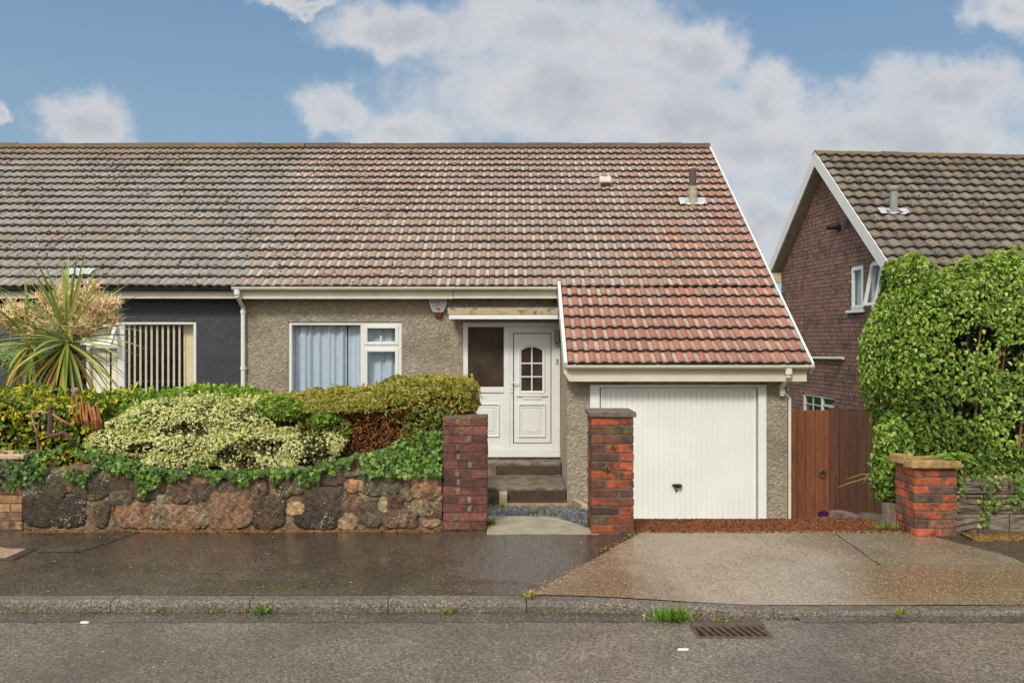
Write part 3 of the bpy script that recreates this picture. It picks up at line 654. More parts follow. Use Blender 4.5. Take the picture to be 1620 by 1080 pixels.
npmesh('stone_face', V, [Fq], C.reshape(-1, 3), basic('rubble_stone', None, .7, .35, 32, 1.0, 70, .010, dirt=lin(44, 36, 28), dscale=9, dlo=.5, dhi=.68, damt=.6), rw, True)
mb = MB(); mb.box(-4.13, -.592, 6.99, 7.22, -.1, .49); mb.build('wall_core', M['mortar'], rw)

# grey riven block wall, right, with the run of blocks stepping down beside the drive
def riven(mb, x0, x1, y0, y1, z0, z1, seed, axis='y', drop=0.0):
    """block with a riven, horizontally grained outer face (front y0, or the x0 side when axis='x')"""
    n, m = 22, 9; r = random.Random(seed); ph = [r.uniform(0, 6.28) for _ in range(4)]
    L = (x1 - x0) if axis == 'y' else (y1 - y0)
    vs = []
    for j in range(m + 1):
        for i in range(n + 1):
            t, s_ = i / n, j / m; q = t * L; z = z0 + (z1 - z0) * s_
            d = .007 * math.sin(z * 110 + 3 * math.sin(q * 9 + ph[0]) + ph[1]) + .006 * math.sin(z * 230 + 5 * math.sin(q * 7 + ph[2])) + .008 * math.sin(q * 17 + ph[3])
            e = min(t, 1 - t, s_, 1 - s_) * 12; d = d * min(1, e) - .012 * (1 - min(1, e))
            zz = z - drop * t
            vs.append((x0 + q, y0 - d, zz) if axis == 'y' else (x0 - d, y0 + q, zz))
    w_ = n + 1; fs = [(j * w_ + i, j * w_ + i + 1, (j + 1) * w_ + i + 1, (j + 1) * w_ + i) if axis == 'y' else (j * w_ + i + 1, j * w_ + i, (j + 1) * w_ + i, (j + 1) * w_ + i + 1) for j in range(m) for i in range(n)]
    b = len(vs)
    if axis == 'y':
        top_ = [(vs[m * w_ + i][0], y1, vs[m * w_ + i][2]) for i in range(n + 1)]
    else:
        top_ = [(x1, vs[m * w_ + i][1], vs[m * w_ + i][2]) for i in range(n + 1)]
    vs += top_; fs += [(m * w_ + i, m * w_ + i + 1, b + i + 1, b + i) for i in range(n)]
    for i in (0, n):
        a = [j * w_ + i for j in range(m + 1)]; p = vs[a[0]]
        vs.append((p[0], y1, p[2]) if axis == 'y' else (x1, p[1], p[2]))
        fs.append(tuple(a + [b + i, len(vs) - 1]))
    c = random.choice([lin(116, 104, 88), lin(108, 96, 82), lin(124, 112, 96), lin(112, 94, 82)])
    mb.add(vs, fs, c)
gw = thing('block_wall', 'low wall of grey riven stone blocks under the big hedge', 'wall', (5, 7.0, 0))
mb = MB()
for row in range(3):
    z0 = -.02 + row * .165; x = 3.62 - (.22 if row % 2 else 0)
    while x < 13.5:
        a = max(x, 3.652); riven(mb, a + .004, x + .56, 6.90, 7.12, z0 + .004, z0 + .161 if row < 2 else z0 + .10, row * 50 + int(x * 10)); x += .565
BLK = basic('riven_block', None, .85, .35, 12, .6, 70, .006, dirt=lin(58, 50, 40), dscale=6, damt=.6)
mb.build('blockwork', BLK, gw)
mb = MB(); mb.box(3.66, 13.5, 6.93, 7.10, -.1, .40); mb.build('mortar', M['mortar'], gw)
labs = ['grey riven block against the back of the short orange pillar, highest of the stepped blocks', 'grey riven block beside the drive, second from the short orange pillar',
        'grey riven block beside the drive next to the pink flowers', 'small grey block beside the purple flowers, farthest from the pillar']
for k_, (y0, y1, zt, hh) in enumerate([(7.06, 7.36, .18, .30), (7.38, 7.84, .02, .26), (8.0, 8.6, -.115, .30), (8.68, 8.97, -.265, .2)]):
    mb = MB(); riven(mb, 3.30, 3.46, y0 + .004, y1, zt - hh - .25, zt, 900 + k_, 'x', .06 if k_ else .03)
    tagp(mb.build('stone_block', BLK), labs[k_], 'stone block', 'stone blocks stepping down the drive')

# ---------------------------------------------------------------- the bungalow pair
YW, YG = 12.85, 11.30                     # main front wall, garage front
XP = -4.215                               # party line
PIT = math.atan(960 / F); TP = math.tan(PIT)
GE = Vector((0, 1300 / 118, EYE + (HY - 578) / 118))            # garage eave (lower edge of tiles)
GA = 0.2715                                                      # tile gauge
du = Vector((0, math.cos(PIT), math.sin(PIT))); nu = Vector((0, -math.sin(PIT), math.cos(PIT)))
RIDGE_T = 26.7 * GA                       # slope length garage eave -> ridge
ME_T = 7 * GA                             # main eave
RY = GE.y + RIDGE_T * du.y; RZ = GE.z + RIDGE_T * du.z
DBL = [(0, .0), (.010, .013), (.024, .020), (.048, .0225), (.072, .020), (.086, .013), (.096, 0.0), (.150, .0)]
def tile_roof(name, mat, parent, x0, x1, t0, t1, tw, gauge, prof, colfun, org, ax, up, nr, thick=.052, seed=1):
    """courses of profiled tiles on a slope: org + ax*x + up*t + nr*h"""
    V = []; Fq = []; C = []; r = random.Random(seed); k_ = 0; t = t0
    per = prof[-1][0]; reps = max(1, round(tw / per))
    P = []
    for i in range(reps): P += [(u_ + i * per, h_) for (u_, h_) in (prof if i == 0 else prof[1:])]
    P = [(u_ * (tw - .003) / (reps * per), h_) for u_, h_ in P]
    org, ax, up, nr = Vector(org), Vector(ax), Vector(up), Vector(nr); CT = -.014
    while t < t1 - 1e-4:
        te = min(t + gauge + .03, t1); x = x0; j = 0
        sag = [0.004 * ynoise(xx, t, .9, seed) for xx in (0, 1)]
        while x < x1 - 1e-4:
            wmax = x1 - x; dz = r.uniform(-.004, .004); dt = r.uniform(-.006, .006); tl = r.uniform(-.004, .004)
            pan, val, edge = colfun(x + tw / 2, t, r)
            pts = [(u_, h_) for u_, h_ in P if u_ <= wmax + 1e-6]
            b = len(V); m = len(pts)
            for (u_, h_) in pts:
                hh = h_ + thick + dz + tl * (u_ / tw) + .006 * ynoise(x + u_, t, 1.1, seed)
                V.append(org + ax * (x + u_) + up * (t + dt) + nr * hh)
                V.append(org + ax * (x + u_) + up * te + nr * (h_ + dz * .3))
                V.append(org + ax * (x + u_) + up * (t + dt + .004) + nr * (hh - .050))
            for i in range(m - 1):
                a = b + 3 * i; hi = (pts[i][1] + pts[i + 1][1]) / 2
                Fq.append((a, a + 3, a + 4, a + 1)); f = r.uniform(.93, 1.07)
                cc = val if hi < .004 else pan
                C.append(tuple(q * f for q in cc[:3]))
                Fq.append((a + 2, a + 5, a + 3, a)); C.append(edge[:3])
            for e in (b, b + 3 * (m - 1)):   # sides
                Fq.append((e, e + 1, e + 2, e + 2)) if False else None
            x += tw; j += 1
        t += gauge; k_ += 1
    return npmesh(name, [tuple(v_) for v_ in V], [np.array(Fq)], C, mat, parent)
def mixc(a, b, f): return tuple(a[i] * (1 - f) + b[i] * f for i in range(3))
PAL_GREY = [lin(158, 152, 143), lin(166, 158, 148), lin(150, 147, 144), lin(168, 152, 132), lin(154, 138, 122)]
PAL_TAN = [lin(164, 132, 116), lin(152, 128, 117), lin(174, 142, 116), lin(160, 136, 127), lin(172, 144, 112), lin(156, 122, 108)]
PAL_RED = [lin(170, 108, 86), lin(154, 98, 84), lin(178, 120, 94), lin(150, 104, 92), lin(182, 124, 98), lin(138, 90, 80)]
EDGE = lin(42, 30, 25)
def col_main(x, t, r):
    redness = .9 * sm(x + r.uniform(-.9, .9) - (t - ME_T) * 0.3, 0.9, 3.8)
    if t < ME_T: redness = max(redness, sm(ME_T - t + r.uniform(-.4, .4), -0.2, .5) * .9)
    p = mixc(r.choice(PAL_TAN), PAL_TAN[3], .62); q = mixc(r.choice(PAL_RED), PAL_RED[0], .5)
    pan = mixc(p, q, redness)
    grey = sm(-x + r.uniform(-.5, .5), 3.0, 4.3); pan = mixc(pan, r.choice(PAL_GREY), grey * .8)
    val = mixc(mixc(lin(186, 180, 175), lin(158, 144, 137), r.random()), q, redness * .35)
    tp = sm(t, RIDGE_T - 1.0, RIDGE_T - .1); pan = mixc(pan, lin(140, 104, 58), tp * .55); val = mixc(val, lin(128, 96, 58), tp * .55)
    return tuple(c * k_ for c, k_ in zip(pan, (.82, .79, .755))), tuple(c * k_ for c, k_ in zip(val, (.95, .96, .90))), EDGE
def col_left(x, t, r):
    p = mixc(r.choice(PAL_GREY), PAL_GREY[0], .5); pan = mixc(p, r.choice(PAL_TAN), r.random() ** 3 * .5)
    val = mixc(lin(172, 169, 163), lin(124, 116, 106), r.random())
    tp = sm(t, RIDGE_T - 1.2, RIDGE_T - .1); pan = mixc(pan, lin(150, 110, 54), tp * .7); val = mixc(val, lin(120, 92, 48), tp * .6)
    return tuple(c * k_ for c, k_ in zip(pan, (.74, .75, .77))), tuple(c * k_ for c, k_ in zip(val, (.86, .87, .88))), EDGE
XR = 4.01; XB = .745
hb = thing('bungalow', 'pebble-dashed bungalow with a long red-brown tiled roof sweeping down over a white garage', 'bungalow', (0, 14, -1))
hl = thing('bungalow', 'dark grey rendered bungalow with lichen-grey roof tiles joined on at the left', 'bungalow', (-8, 14, -1))
O0 = (0, GE.y, GE.z)
tile_roof('tiles', M['roof'], hb, XB, XR, 0, ME_T, .2967, GA, DBL, col_main, O0, (1, 0, 0), du, nu, seed=21)
rf = tile_roof('roof', M['roof'], hb, XP, XR, ME_T, RIDGE_T, .2967, GA, DBL, col_main, O0, (1, 0, 0), du, nu, seed=22)
rl = tile_roof('roof', M['roof'], hl, XP - 29 * .2967, XP - .002, ME_T, RIDGE_T, .2967, GA, DBL, col_left, O0, (1, 0, 0), du, nu, seed=23)
def rp(x, t, h=0.0): return Vector((x, 0, 0)) + Vector(O0) + du * t + nu * h
def slab_roof(mb, x0, x1, t0, t1, h0, h1):
    a = [rp(0, t0, h0), rp(0, t1, h0), rp(0, t1, h1), rp(0, t0, h1)]; mb.prism([(p.y, p.z) for p in a], x0, x1, 'x')
DK = basic('roof_underside', lin(70, 54, 44), .95, .2)
mb = MB(); slab_roof(mb, XP, XR - .005, ME_T + .06, RIDGE_T, -.10, -.012); slab_roof(mb, XB, XR - .005, .05, ME_T + .055, -.10, -.012)
bk = rp(0, RIDGE_T, 0); mb.prism([(bk.y + .02, bk.z), (bk.y + 5.8, bk.z - 5.8 * TP), (bk.y + 5.8, bk.z - 5.8 * TP - .12), (bk.y + .02, bk.z - .12)], XP, XR, 'x'); mb.build('roof_deck', DK, hb)
mb = MB(); slab_roof(mb, XP - 8.6, XP - .004, ME_T + .06, RIDGE_T, -.10, -.012)
mb.prism([(bk.y + .02, bk.z), (bk.y + 5.8, bk.z - 5.8 * TP), (bk.y + 5.8, bk.z - 5.8 * TP - .12), (bk.y + .02, bk.z - .12)], XP - 8.6, XP - .004, 'x'); mb.build('roof_deck', DK, hl)
def ridge(x0, x1, parent, seed, cols):
    mb = MB(); x = x0; r = random.Random(seed); c = rp(0, RIDGE_T, 0)
    while x < x1 - .02:
        x2 = min(x + .452, x1); dz = r.uniform(-.008, .008); dy = r.uniform(-.006, .006); col = r.choice(cols)
        poly = [(c.y + dy + .15 * math.cos(a), c.z - .065 + dz + .12 * math.sin(a)) for a in [math.pi * (1 - i / 10) for i in range(11)]]
        mb.prism(poly, x + .002, x2 - .002, 'x', col); x = x2
    return mb.build('ridge_tiles', M['roof'], parent)
ridge(XP, XR + .03, rf, 5, [lin(84, 60, 46), lin(96, 66, 46), lin(76, 58, 48)])
ridge(XP - 8.6, XP - .003, rl, 6, [lin(92, 74, 46), lin(78, 68, 52), lin(102, 80, 44)])
def moss_clumps(parent, n, x0, x1, t0, t1, tw, seed, org, ax, up, nr, gauge, hh):
    r = np.random.default_rng(seed); V = []; Fq = []
    org, ax, up, nr = (np.array(q) for q in (org, ax, up, nr))
    for i in range(n):
        x = r.uniform(x0, x1); k_ = int(r.uniform(0, (t1 - t0) / gauge)); t = t0 + k_ * gauge + (r.exponential(.04) if r.random() < .7 else r.uniform(0, gauge)); rad = r.uniform(.007, .021)
        if ynoise(x, t, 1.7, 5) < -.35 + .6 * r.random(): continue
        c = org + ax * x + up * t + nr * (hh - .035 * min(1, (t - t0 - k_ * gauge) / gauge)); b = len(V)
        for j in range(6): a = j * 1.047 + r.uniform(-.3, .3); q = rad * r.uniform(.7, 1.5); V.append(c + ax * math.cos(a) * q * 1.3 + up * math.sin(a) * q - nr * .012)
        V.append(c + nr * rad * .55)
        for j in range(6): Fq.append((b + j, b + (j + 1) % 6, b + 6))
    o = npmesh('moss_clumps', V, [np.array(Fq)], None, M['moss_clump'], parent, True); o['kind'] = 'stuff'; return o
moss_clumps(rl, 9500, XP - 8.4, XP - .05, ME_T, RIDGE_T - .2, .2967, 1, O0, (1, 0, 0), du, nu, GA, .062)
moss_clumps(rf, 1500, XP, XR - .1, ME_T, RIDGE_T - .2, .2967, 2, O0, (1, 0, 0), du, nu, GA, .062)
moss_clumps(rf, 1300, XP, XP + 2.4, ME_T, RIDGE_T - .2, .2967, 3, O0, (1, 0, 0), du, nu, GA, .062)
# verge trims
def barge(x0, x1, t0, t1, h0, h1, name, parent, mat):
    mb = MB(); slab_roof(mb, x0, x1, t0, t1, h0, h1); return mb.build(name, mat, parent, bevel=.004)
barge(XR + .002, XR + .032, -.02, RIDGE_T + .02, -.13, .050, 'verge_trim', hb, M['upvc'])
barge(XB - .050, XB - .004, -.02, ME_T + .08, -.14, .070, 'verge_trim', hb, M['upvc'])
# gutters and fascias
def gutter(x0, x1, y, z, parent, mat, brk, caps=True):
    mb = MB(); n = 9; R_ = .052; vs = []; prof = []
    for i in range(n):
        a = math.pi + math.pi * i / (n - 1); prof.append((y + R_ * math.cos(a), z + R_ * .95 * math.sin(a)))
    outer = prof; inner = [(y + (R_ - .005) * math.cos(math.pi + math.pi * i / (n - 1)), z + .002 + (R_ - .005) * .95 * math.sin(math.pi + math.pi * i / (n - 1))) for i in range(n)]
    mb.prism(outer + inner[::-1], x0, x1, 'x')
    if caps:
        for a, b in ((x0 - .012, x0), (x1, x1 + .012)): mb.prism([(y + (R_ + .006) * math.cos(math.pi + math.pi * i / 8), z + .006 + (R_ + .006) * math.sin(math.pi + math.pi * i / 8)) for i in range(9)], a, b, 'x')
    g_ = mb.build('gutter', mat, parent, smooth=False)
    for x in brk:
        mb = MB(); mb.prism([(y + (R_ + .007) * math.cos(math.pi + math.pi * i / 8), z + .008 + (R_ + .007) * math.sin(math.pi + math.pi * i / 8)) for i in range(9)], x - .014, x + .014, 'x')
        mb.build('gutter_bracket', mat, g_)
    return g_
me = rp(0, ME_T, 0); ge = rp(0, 0, 0)
gutter(XP - .03, .665, me.y - .035, me.z + .012, hb, M['gutter'], [XP + .75, XP + 1.75, XP + 2.6, -.9, .05, .58])
mb = MB(); mb.box(XP + .02, -.905, me.y + .03, me.y + .05, me.z - .16, me.z - .015); mb.box(-.895, .685, me.y + .03, me.y + .05, me.z - .155, me.z - .015); mb.build('fascia', M['fascia'], hb)
mb = MB(); mb.box(XP + .02, .685, me.y + .055, YW - .002, me.z - .125, me.z - .11); mb.build('soffit', M['fascia'], hb)
gutter(XP - 8.5, XP - .06, me.y - .035, me.z + .002, hl, M['black_plastic'], [XP - .5, XP - 1.5, XP - 2.5])
mb = MB(); mb.box(XP - 8.5, XP + .015, me.y + .03, me.y + .05, me.z - .155, me.z - .02); mb.build('fascia', M['fascia'], hl)
mb = MB(); mb.box(XP - 8.5, XP + .015, me.y + .055, YW - .012, me.z - .125, me.z - .11); mb.build('soffit', M['fascia'], hl)
gutter(.735, XR + .005, ge.y - .035, ge.z + .004, hb, M['gutter'], [.84, 1.95, 3.0, 3.63, 3.95])
mb = MB(); mb.box(.79, XR - .05, ge.y + .03, ge.y + .055, ge.z - .215, ge.z - .02)
mb.add([(.70, ge.y + .02, ge.z - .02), (.79, ge.y + .02, ge.z - .02), (.79, ge.y + .02, ge.z - .215), (.77, ge.y + .02, ge.z - .215), (.70, ge.y + .02, ge.z - .10),
        (.70, ge.y + .055, ge.z - .02), (.79, ge.y + .055, ge.z - .02), (.79, ge.y + .055, ge.z - .215), (.77, ge.y + .055, ge.z - .215), (.70, ge.y + .055, ge.z - .10)],
       [(0, 4, 3, 2, 1), (5, 6, 7, 8, 9), (0, 5, 9, 4), (4, 9, 8, 3), (3, 8, 7, 2), (1, 2, 7, 6), (0, 1, 6, 5)]); mb.build('fascia', M['fascia'], hb)
mb = MB(); mb.box(.77, XR - .06, ge.y + .058, YG - .002, ge.z - .2, ge.z - .185); mb.build('soffit', M['fascia'], hb)
# walls
mw = [(-3.505, -1.725, .60, 1.88), (-.762, .752, -.232, 1.875)]
mb = MB(); mb.wall(XP, .757, -1.3, 2.24, YW, .25, mw); mb.build('front_wall', M['pebble'], hb)
mb = MB()
mb.wall(.757, 3.785, -1.5, ge.z - .19, YG, .22, [(1.07, 3.497, -1.6, .985)])
top = rp(0, 0, -.14)
mb.prism([(YG + .222, -1.5), (YW - .003, -1.5), (YW - .003, 2.05), (YG + .222, ge.z - .14)], .757, .957, 'x')
mb.prism([(YG + .222, -1.5), (21.3, -1.5), (21.3, 2.1), (RY, RZ - .16), (YG + .222, ge.z - .14)], 3.585, 3.785, 'x')
mb.build('garage_wall', M['pebble'], hb)
mb = MB(); mb.box(XP + .002, 3.58, 21.1, 21.3, -1.5, 2.1); mb.box(XP - .06, XP + .06, YW + .26, 21.08, -1.5, 2.3); mb.box(XP + .07, 3.57, YW + .27, 21.08, -1.0, -.9); mb.build('inner_wall', M['dark_room'], hb)
nw = (-6.675, -4.935, .58, 1.89)
mb = MB(); mb.wall(XP - 8.4, XP - .003, -1.3, 2.24, YW - .01, .25, [nw]); mb.build('front_wall', M['render_grey'], hl)
mb = MB(); mb.box(XP - 8.4, XP - .07, 21.1, 21.3, -1.5, 2.1); mb.box(XP - 8.39, XP - 8.2, YW + .25, 21.08, -1.5, 2.3); mb.box(XP - 8.1, XP - .08, YW + .27, 21.08, -1.0, -.9); mb.build('inner_wall', M['dark_room'], hl)
# downpipes
def downpipe(parent, x, y_out, y_wall, ztop, zbot, mat, r=.034):
    mb = MB(); mb.tube([(x, y_out, ztop), (x, y_out, ztop - .09), (x + .0, y_wall - r - .015, ztop - .26), (x, y_wall - r - .015, zbot)], r, 12)
    mb.tube([(x, y_out, ztop + .005), (x, y_out, ztop - .07)], r + .012, 12)
    for z in (ztop - .30, (ztop + zbot) / 2 + .3): mb.tube([(x, y_wall - r - .015, z), (x, y_wall - r - .015, z - .045)], r + .009, 12)
    mb.box(x - .05, x + .05, y_wall - .014, y_wall - .001, (ztop + zbot) / 2 + .26, (ztop + zbot) / 2 + .29)
    return mb.build('downpipe', mat, parent, smooth=False)
downpipe(hb, XP + .03, me.y - .035, YW - .012, me.z - .03, -.6, M['upvc'])
downpipe(hb, 3.70, ge.y - .035, YG - .002, ge.z - .045, ge.z - .42, M['gutter'])
mb = MB(); mb.tube([(3.70, YG - .05, ge.z - .36), (3.825, YG + .02, ge.z - .46), (3.825, YG + .02, -1.4)], .022, 12); mb.tube([(3.83, YG + .6, ge.z - .30), (3.83, YG + .6, -.2)], .034, 12); mb.build('downpipe', M['gutter'], hb)

# windows
def window(parent, name, x0, x1, z0, z1, y, mull, lights_, mat=None):
    """outer frame with a mullion; lights_: list of (x0,x1,z0,z1,sash?)"""
    mat = mat or M['upvc']
    mb = MB(); frame_xz(mb, x0, x1, z0, z1, y, y + .07, .055)
    for (a, b, c, d) in mull: mb.box(a, b, y + .002, y + .068, c, d)
    fr = mb.build(name, mat, parent, bevel=.005)
    for (a, b, c, d, sash) in lights_:
        if sash:
            s_ = MB(); frame_xz(s_, a, b, c, d, y - .012, y + .045, .05); sh_ = s_.build('sash', mat, fr, bevel=.006, seg=2)
            g_ = MB(); g_.quad((a + .048, y + .02, c + .048), (b - .048, y + .02, c + .048), (b - .048, y + .02, d - .048), (a + .048, y + .02, d - .048)); g_.build('pane', M['glass'], fr)
        else:
            g_ = MB(); g_.quad((a, y + .03, c), (b, y + .03, c), (b, y + .03, d), (a, y + .03, d)); g_.build('pane', M['glass'], fr)
    return fr
W1 = window(hb, 'window', -3.505, -1.725, .60, 1.88, YW + .025, [(-2.375, -2.315, .655, 1.825), (-2.315, -1.78, 1.46, 1.515)],
            [(-3.45, -2.375, .655, 1.825, False), (-2.315, -1.78, 1.515, 1.825, True), (-2.315, -1.78, .655, 1.46, True)])
mb = MB(); mb.box(-2.06, -2.04, YW - .002, YW + .012, 1.575, 1.66); mb.build('window_handle', M['upvc'], W1)
mb = MB(); mb.box(-3.56, -1.68, YW - .03, YW + .09, .545, .597); mb.build('window_sill', M['upvc'], W1, bevel=.006)
def cloth(name, x0, x1, z0, z1, y, amp, waves, mat, seed, gaps=()):
    n = 260; mb = MB(); r = np.random.default_rng(seed); ph = r.uniform(0, 6.28, 6); vs = []
    for j in range(7):
        s_ = j / 6
        for i in range(n + 1):
            t = i / n; x = x0 + (x1 - x0) * t
            d = amp * (math.sin(t * waves * 6.28 + ph[0] + 1.5 * math.sin(t * 9 + ph[1])) + .5 * math.sin(t * waves * 13.1 + ph[2]) + .35 * math.sin(t * waves * 3.3 + ph[3])) * (.55 + .45 * (1 - s_))
            vs.append((x, y + d, z0 + (z1 - z0) * s_))
    mb.add(vs, [])
    for j in range(6):
        for i in range(n): mb.f.append((j * (n + 1) + i, j * (n + 1) + i + 1, (j + 1) * (n + 1) + i + 1, (j + 1) * (n + 1) + i)); mb.c.append((1, 1, 1, 1))
    return mb.build(name, mat, None, smooth=True)
tagp(cloth('curtain', -3.48, -2.62, .45, 1.86, YW + .175, .036, 5.5, M['curtain'], 4), 'pale blue gathered curtain in the left part of the pebble-dashed house window', 'curtain', 'blue curtains')
tagp(cloth('curtain', -2.60, -1.72, .45, 1.84, YW + .20, .024, 5.0, M['curtain'], 9), 'pale blue curtain hanging behind the opening casement near the front door', 'curtain', 'blue curtains')
# neighbour's window with the top light open, vertical blind, cream curtain
W2 = window(hl, 'window', *nw, YW + .015, [(-6.18, -6.07, .635, 1.835), (-6.62, -6.18, 1.46, 1.53)], [(-6.07, -4.99, .635, 1.835, False), (-6.62, -6.18, .635, 1.46, False)])
mb = MB(lambda p: (p[0], YW + .0 + (1.84 - p[2]) * -.56 + (p[1]), 1.84 - (1.84 - p[2]) * .86))
frame_xz(mb, -6.64, -6.165, 1.47, 1.835, -.02, .04, .05); sh = mb.build('open_sash', M['upvc'], W2)
mb = MB(lambda p: (p[0], YW + .0 + (1.84 - p[2]) * -.56 + (p[1]), 1.84 - (1.84 - p[2]) * .86)); mb.quad((-6.59, .0, 1.52), (-6.215, .0, 1.52), (-6.215, .0, 1.785), (-6.59, .0, 1.785)); mb.build('pane', M['glass'], sh)
bl = thing('vertical_blind', 'cream vertical slat blind hanging in the right pane of the dark grey house window', 'blind', (-5.5, YW + .2, .6))
mb = MB()
for i in range(10):
    x = -6.03 + i * .088; mb.add([(x - .012, YW + .085, .6), (x + .012, YW + .105, .6), (x + .012, YW + .105, 1.82), (x - .012, YW + .085, 1.82)], [(0, 1, 2, 3)])
mb.build('slats', M['blind'], bl)
mb = MB(); mb.box(-6.06, -4.95, YW + .09, YW + .16, 1.837, 1.87); mb.build('headrail', M['blind'], bl)
bl = thing('vertical_blind', 'closed cream vertical blind in the narrow left pane of the dark grey house window', 'blind', (-6.4, YW + .2, .6))
mb = MB()
for i in range(6):
    x = -6.64 + i * .083; mb.box(x, x + (.079 if i != 3 else .05), YW + .10 + .004 * (i % 2), YW + .103 + .004 * (i % 2), .6, 1.82)
mb.build('slats', M['blind'], bl)
tagp(cloth('curtain', -5.22, -4.90, .45, 1.84, YW + .19, .018, 3.0, M['cream_cloth'], 12), 'cream curtain beside the vertical blind in the dark grey house window', 'curtain')

# front door set: glazed side panel, door leaf with arched six-light window
fd = MB(); y0, y1 = YW - .015, YW + .06
frame_xz(fd, -.762, .752, -.15, 1.872, y0, y1, .075, .10, .075, .07)
fd.box(-.128, -.03, y0 + .002, y1 - .002, -.08, 1.797)
fd.box(-.687, -.128, y0 + .003, y1 - .003, .77, .86)
fr = fd.build('door_frame', M['upvc'], hb, bevel=.006)
mb = MB(); mb.box(-.78, .754, YW - .05, YW + .07, -.232, -.153); mb.build('threshold', M['upvc'], fr, bevel=.006)
g_ = MB(); g_.quad((-.687, YW + .02, .86), (-.128, YW + .02, .86), (-.128, YW + .02, 1.797), (-.687, YW + .02, 1.797)); g_.build('side_pane', M['reflect_glass'], fr)
def panel(mb, a, b, c, d, y, dep=.014):
    """moulded square panel: raised ring, sunk field, raised centre"""
    frame_xz(mb, a, b, c, d, y - dep * 1.5, y + .01, .020); w_ = .075
    frame_xz(mb, a + .05, b - .05, c + .05, d - .05, y - dep * .7, y + .01, .014)
    mb.box(a + w_ + .01, b - w_ - .01, c * 0 + y - dep * .8, y + .01, c + w_ + .01, d - w_ - .01)
mb = MB(); mb.box(-.687, -.128, YW + .01, YW + .04, -.08, .77); panel(mb, -.60, -.20, .08, .60, YW + .01); mb.build('side_panel', M['upvc'], fr, bevel=.004)
DX0, DX1, DZ0, DZ1 = .031, .603, -.010, 1.690
dm = MB(); frame_xz(dm, -.03, .652, -.08, 1.797, YW - .005, YW + .05, .048, .036, .094, .056); dm.build('door_lining', M['upvc'], fr, bevel=.004)
gx0, gx1, gz0, gz1, gza = .145, .475, .80, 1.425, 1.485      # glazed opening, springing, crown
N_ = 14
arc = [(gx0 + (gx1 - gx0) * i / N_, gz1 + (gza - gz1) * math.sin(math.pi * i / N_) ** .8) for i in range(N_ + 1)]
dl = MB(); yd0, yd1 = YW + .0, YW + .045
dl.wall(DX0, DX1, DZ0, gz0, yd0, .045, []); dl.wall(DX0, gx0, gz0, DZ1, yd0, .045, []); dl.wall(gx1, DX1, gz0, DZ1, yd0, .045, [])
for (xa, za), (xb, zb) in zip(arc, arc[1:]):
    dl.quad((xa, yd0, za), (xb, yd0, zb), (xb, yd0, DZ1), (xa, yd0, DZ1)); dl.quad((xa, yd1, za), (xa, yd0, za), (xb, yd0, zb), (xb, yd1, zb))
# raised beading round the arched light
out = [(gx0 - .055, gz0 - .055), (gx1 + .055, gz0 - .055)] + [(gx1 + .055 - (gx1 - gx0 + .11) * i / N_, gz1 + .05 + (gza - gz1) * math.sin(math.pi * i / N_) ** .8) for i in range(N_ + 1)]
inn = [(gx0, gz0), (gx1, gz0)] + [(x_, z_) for x_, z_ in arc[::-1]]
mid = [((a + c) / 2, (b + d) / 2) for (a, b), (c, d) in zip(out, inn)]
yb = yd0 - .016
for i in range(len(out)):
    j = (i + 1) % len(out)
    dl.quad((out[i][0], yd0, out[i][1]), (out[j][0], yd0, out[j][1]), (mid[j][0], yb, mid[j][1]), (mid[i][0], yb, mid[i][1]))
    dl.quad((mid[i][0], yb, mid[i][1]), (mid[j][0], yb, mid[j][1]), (inn[j][0], yd0 + .012, inn[j][1]), (inn[i][0], yd0 + .012, inn[i][1]))
dl.box(gx0 - .075, gx1 + .075, yd0 - .024, yd0 - .001, gz0 - .085, gz0 - .06)
panel(dl, .10, .52, .08, .60, yd0)
leaf = dl.build('door_leaf', M['upvc'], hb)
g_ = MB(); g_.add([(x_, yd0 + .02, z_) for x_, z_ in inn], [tuple(range(len(inn)))]); g_.build('pane', M['reflect_glass'], leaf)
mb = MB(); xm = (gx0 + gx1) / 2; mb.box(xm - .010, xm + .010, yd0 + .006, yd0 + .018, gz0, gza - .002)
for z_ in (gz0 + .22, gz0 + .43): mb.box(gx0, xm - .010, yd0 + .006, yd0 + .018, z_ - .010, z_ + .010); mb.box(xm + .010, gx1, yd0 + .006, yd0 + .018, z_ - .010, z_ + .010)
mb.build('glazing_bars', M['upvc'], leaf)
mb = MB(); mb.box(.17, .47, yd0 - .012, yd0 - .001, .665, .715); mb.build('letter_plate', M['upvc'], leaf, bevel=.004)
mb = MB(); mb.box(-.022, .016, YW - .022, YW - .006, .77, .98); mb.tube([(-.003, YW - .02, .93), (-.003, YW - .06, .93), (.10, YW - .062, .93)], .010, 8); mb.build('door_handle', M['upvc'], leaf, bevel=.003)
mb = MB(); mb.tube([(-.003, YW - .03, .835), (-.003, YW - .02, .835)], .008, 8); mb.build('keyhole', M['ink'], leaf)
def text(body, size, loc, mat, parent, name, rot=(math.pi / 2, 0, 0), ext=.001):
    cu = bpy.data.curves.new(name, 'FONT'); cu.body = body; cu.size = size; cu.extrude = ext; cu.align_x = 'CENTER'; cu.align_y = 'CENTER'
    tmp = bpy.data.objects.new(name, cu); COL.objects.link(tmp)
    me_ = bpy.data.meshes.new_from_object(tmp.evaluated_get(bpy.context.evaluated_depsgraph_get())); bpy.data.objects.remove(tmp)
    me_.materials.clear(); me_.materials.append(mat)
    R_ = Matrix.Translation(Vector(loc)) @ Matrix.Rotation(rot[2], 4, 'Z') @ Matrix.Rotation(rot[0], 4, 'X'); me_.transform(R_)
    o = bpy.data.objects.new(name, me_); COL.objects.link(o); return adopt(o, parent)
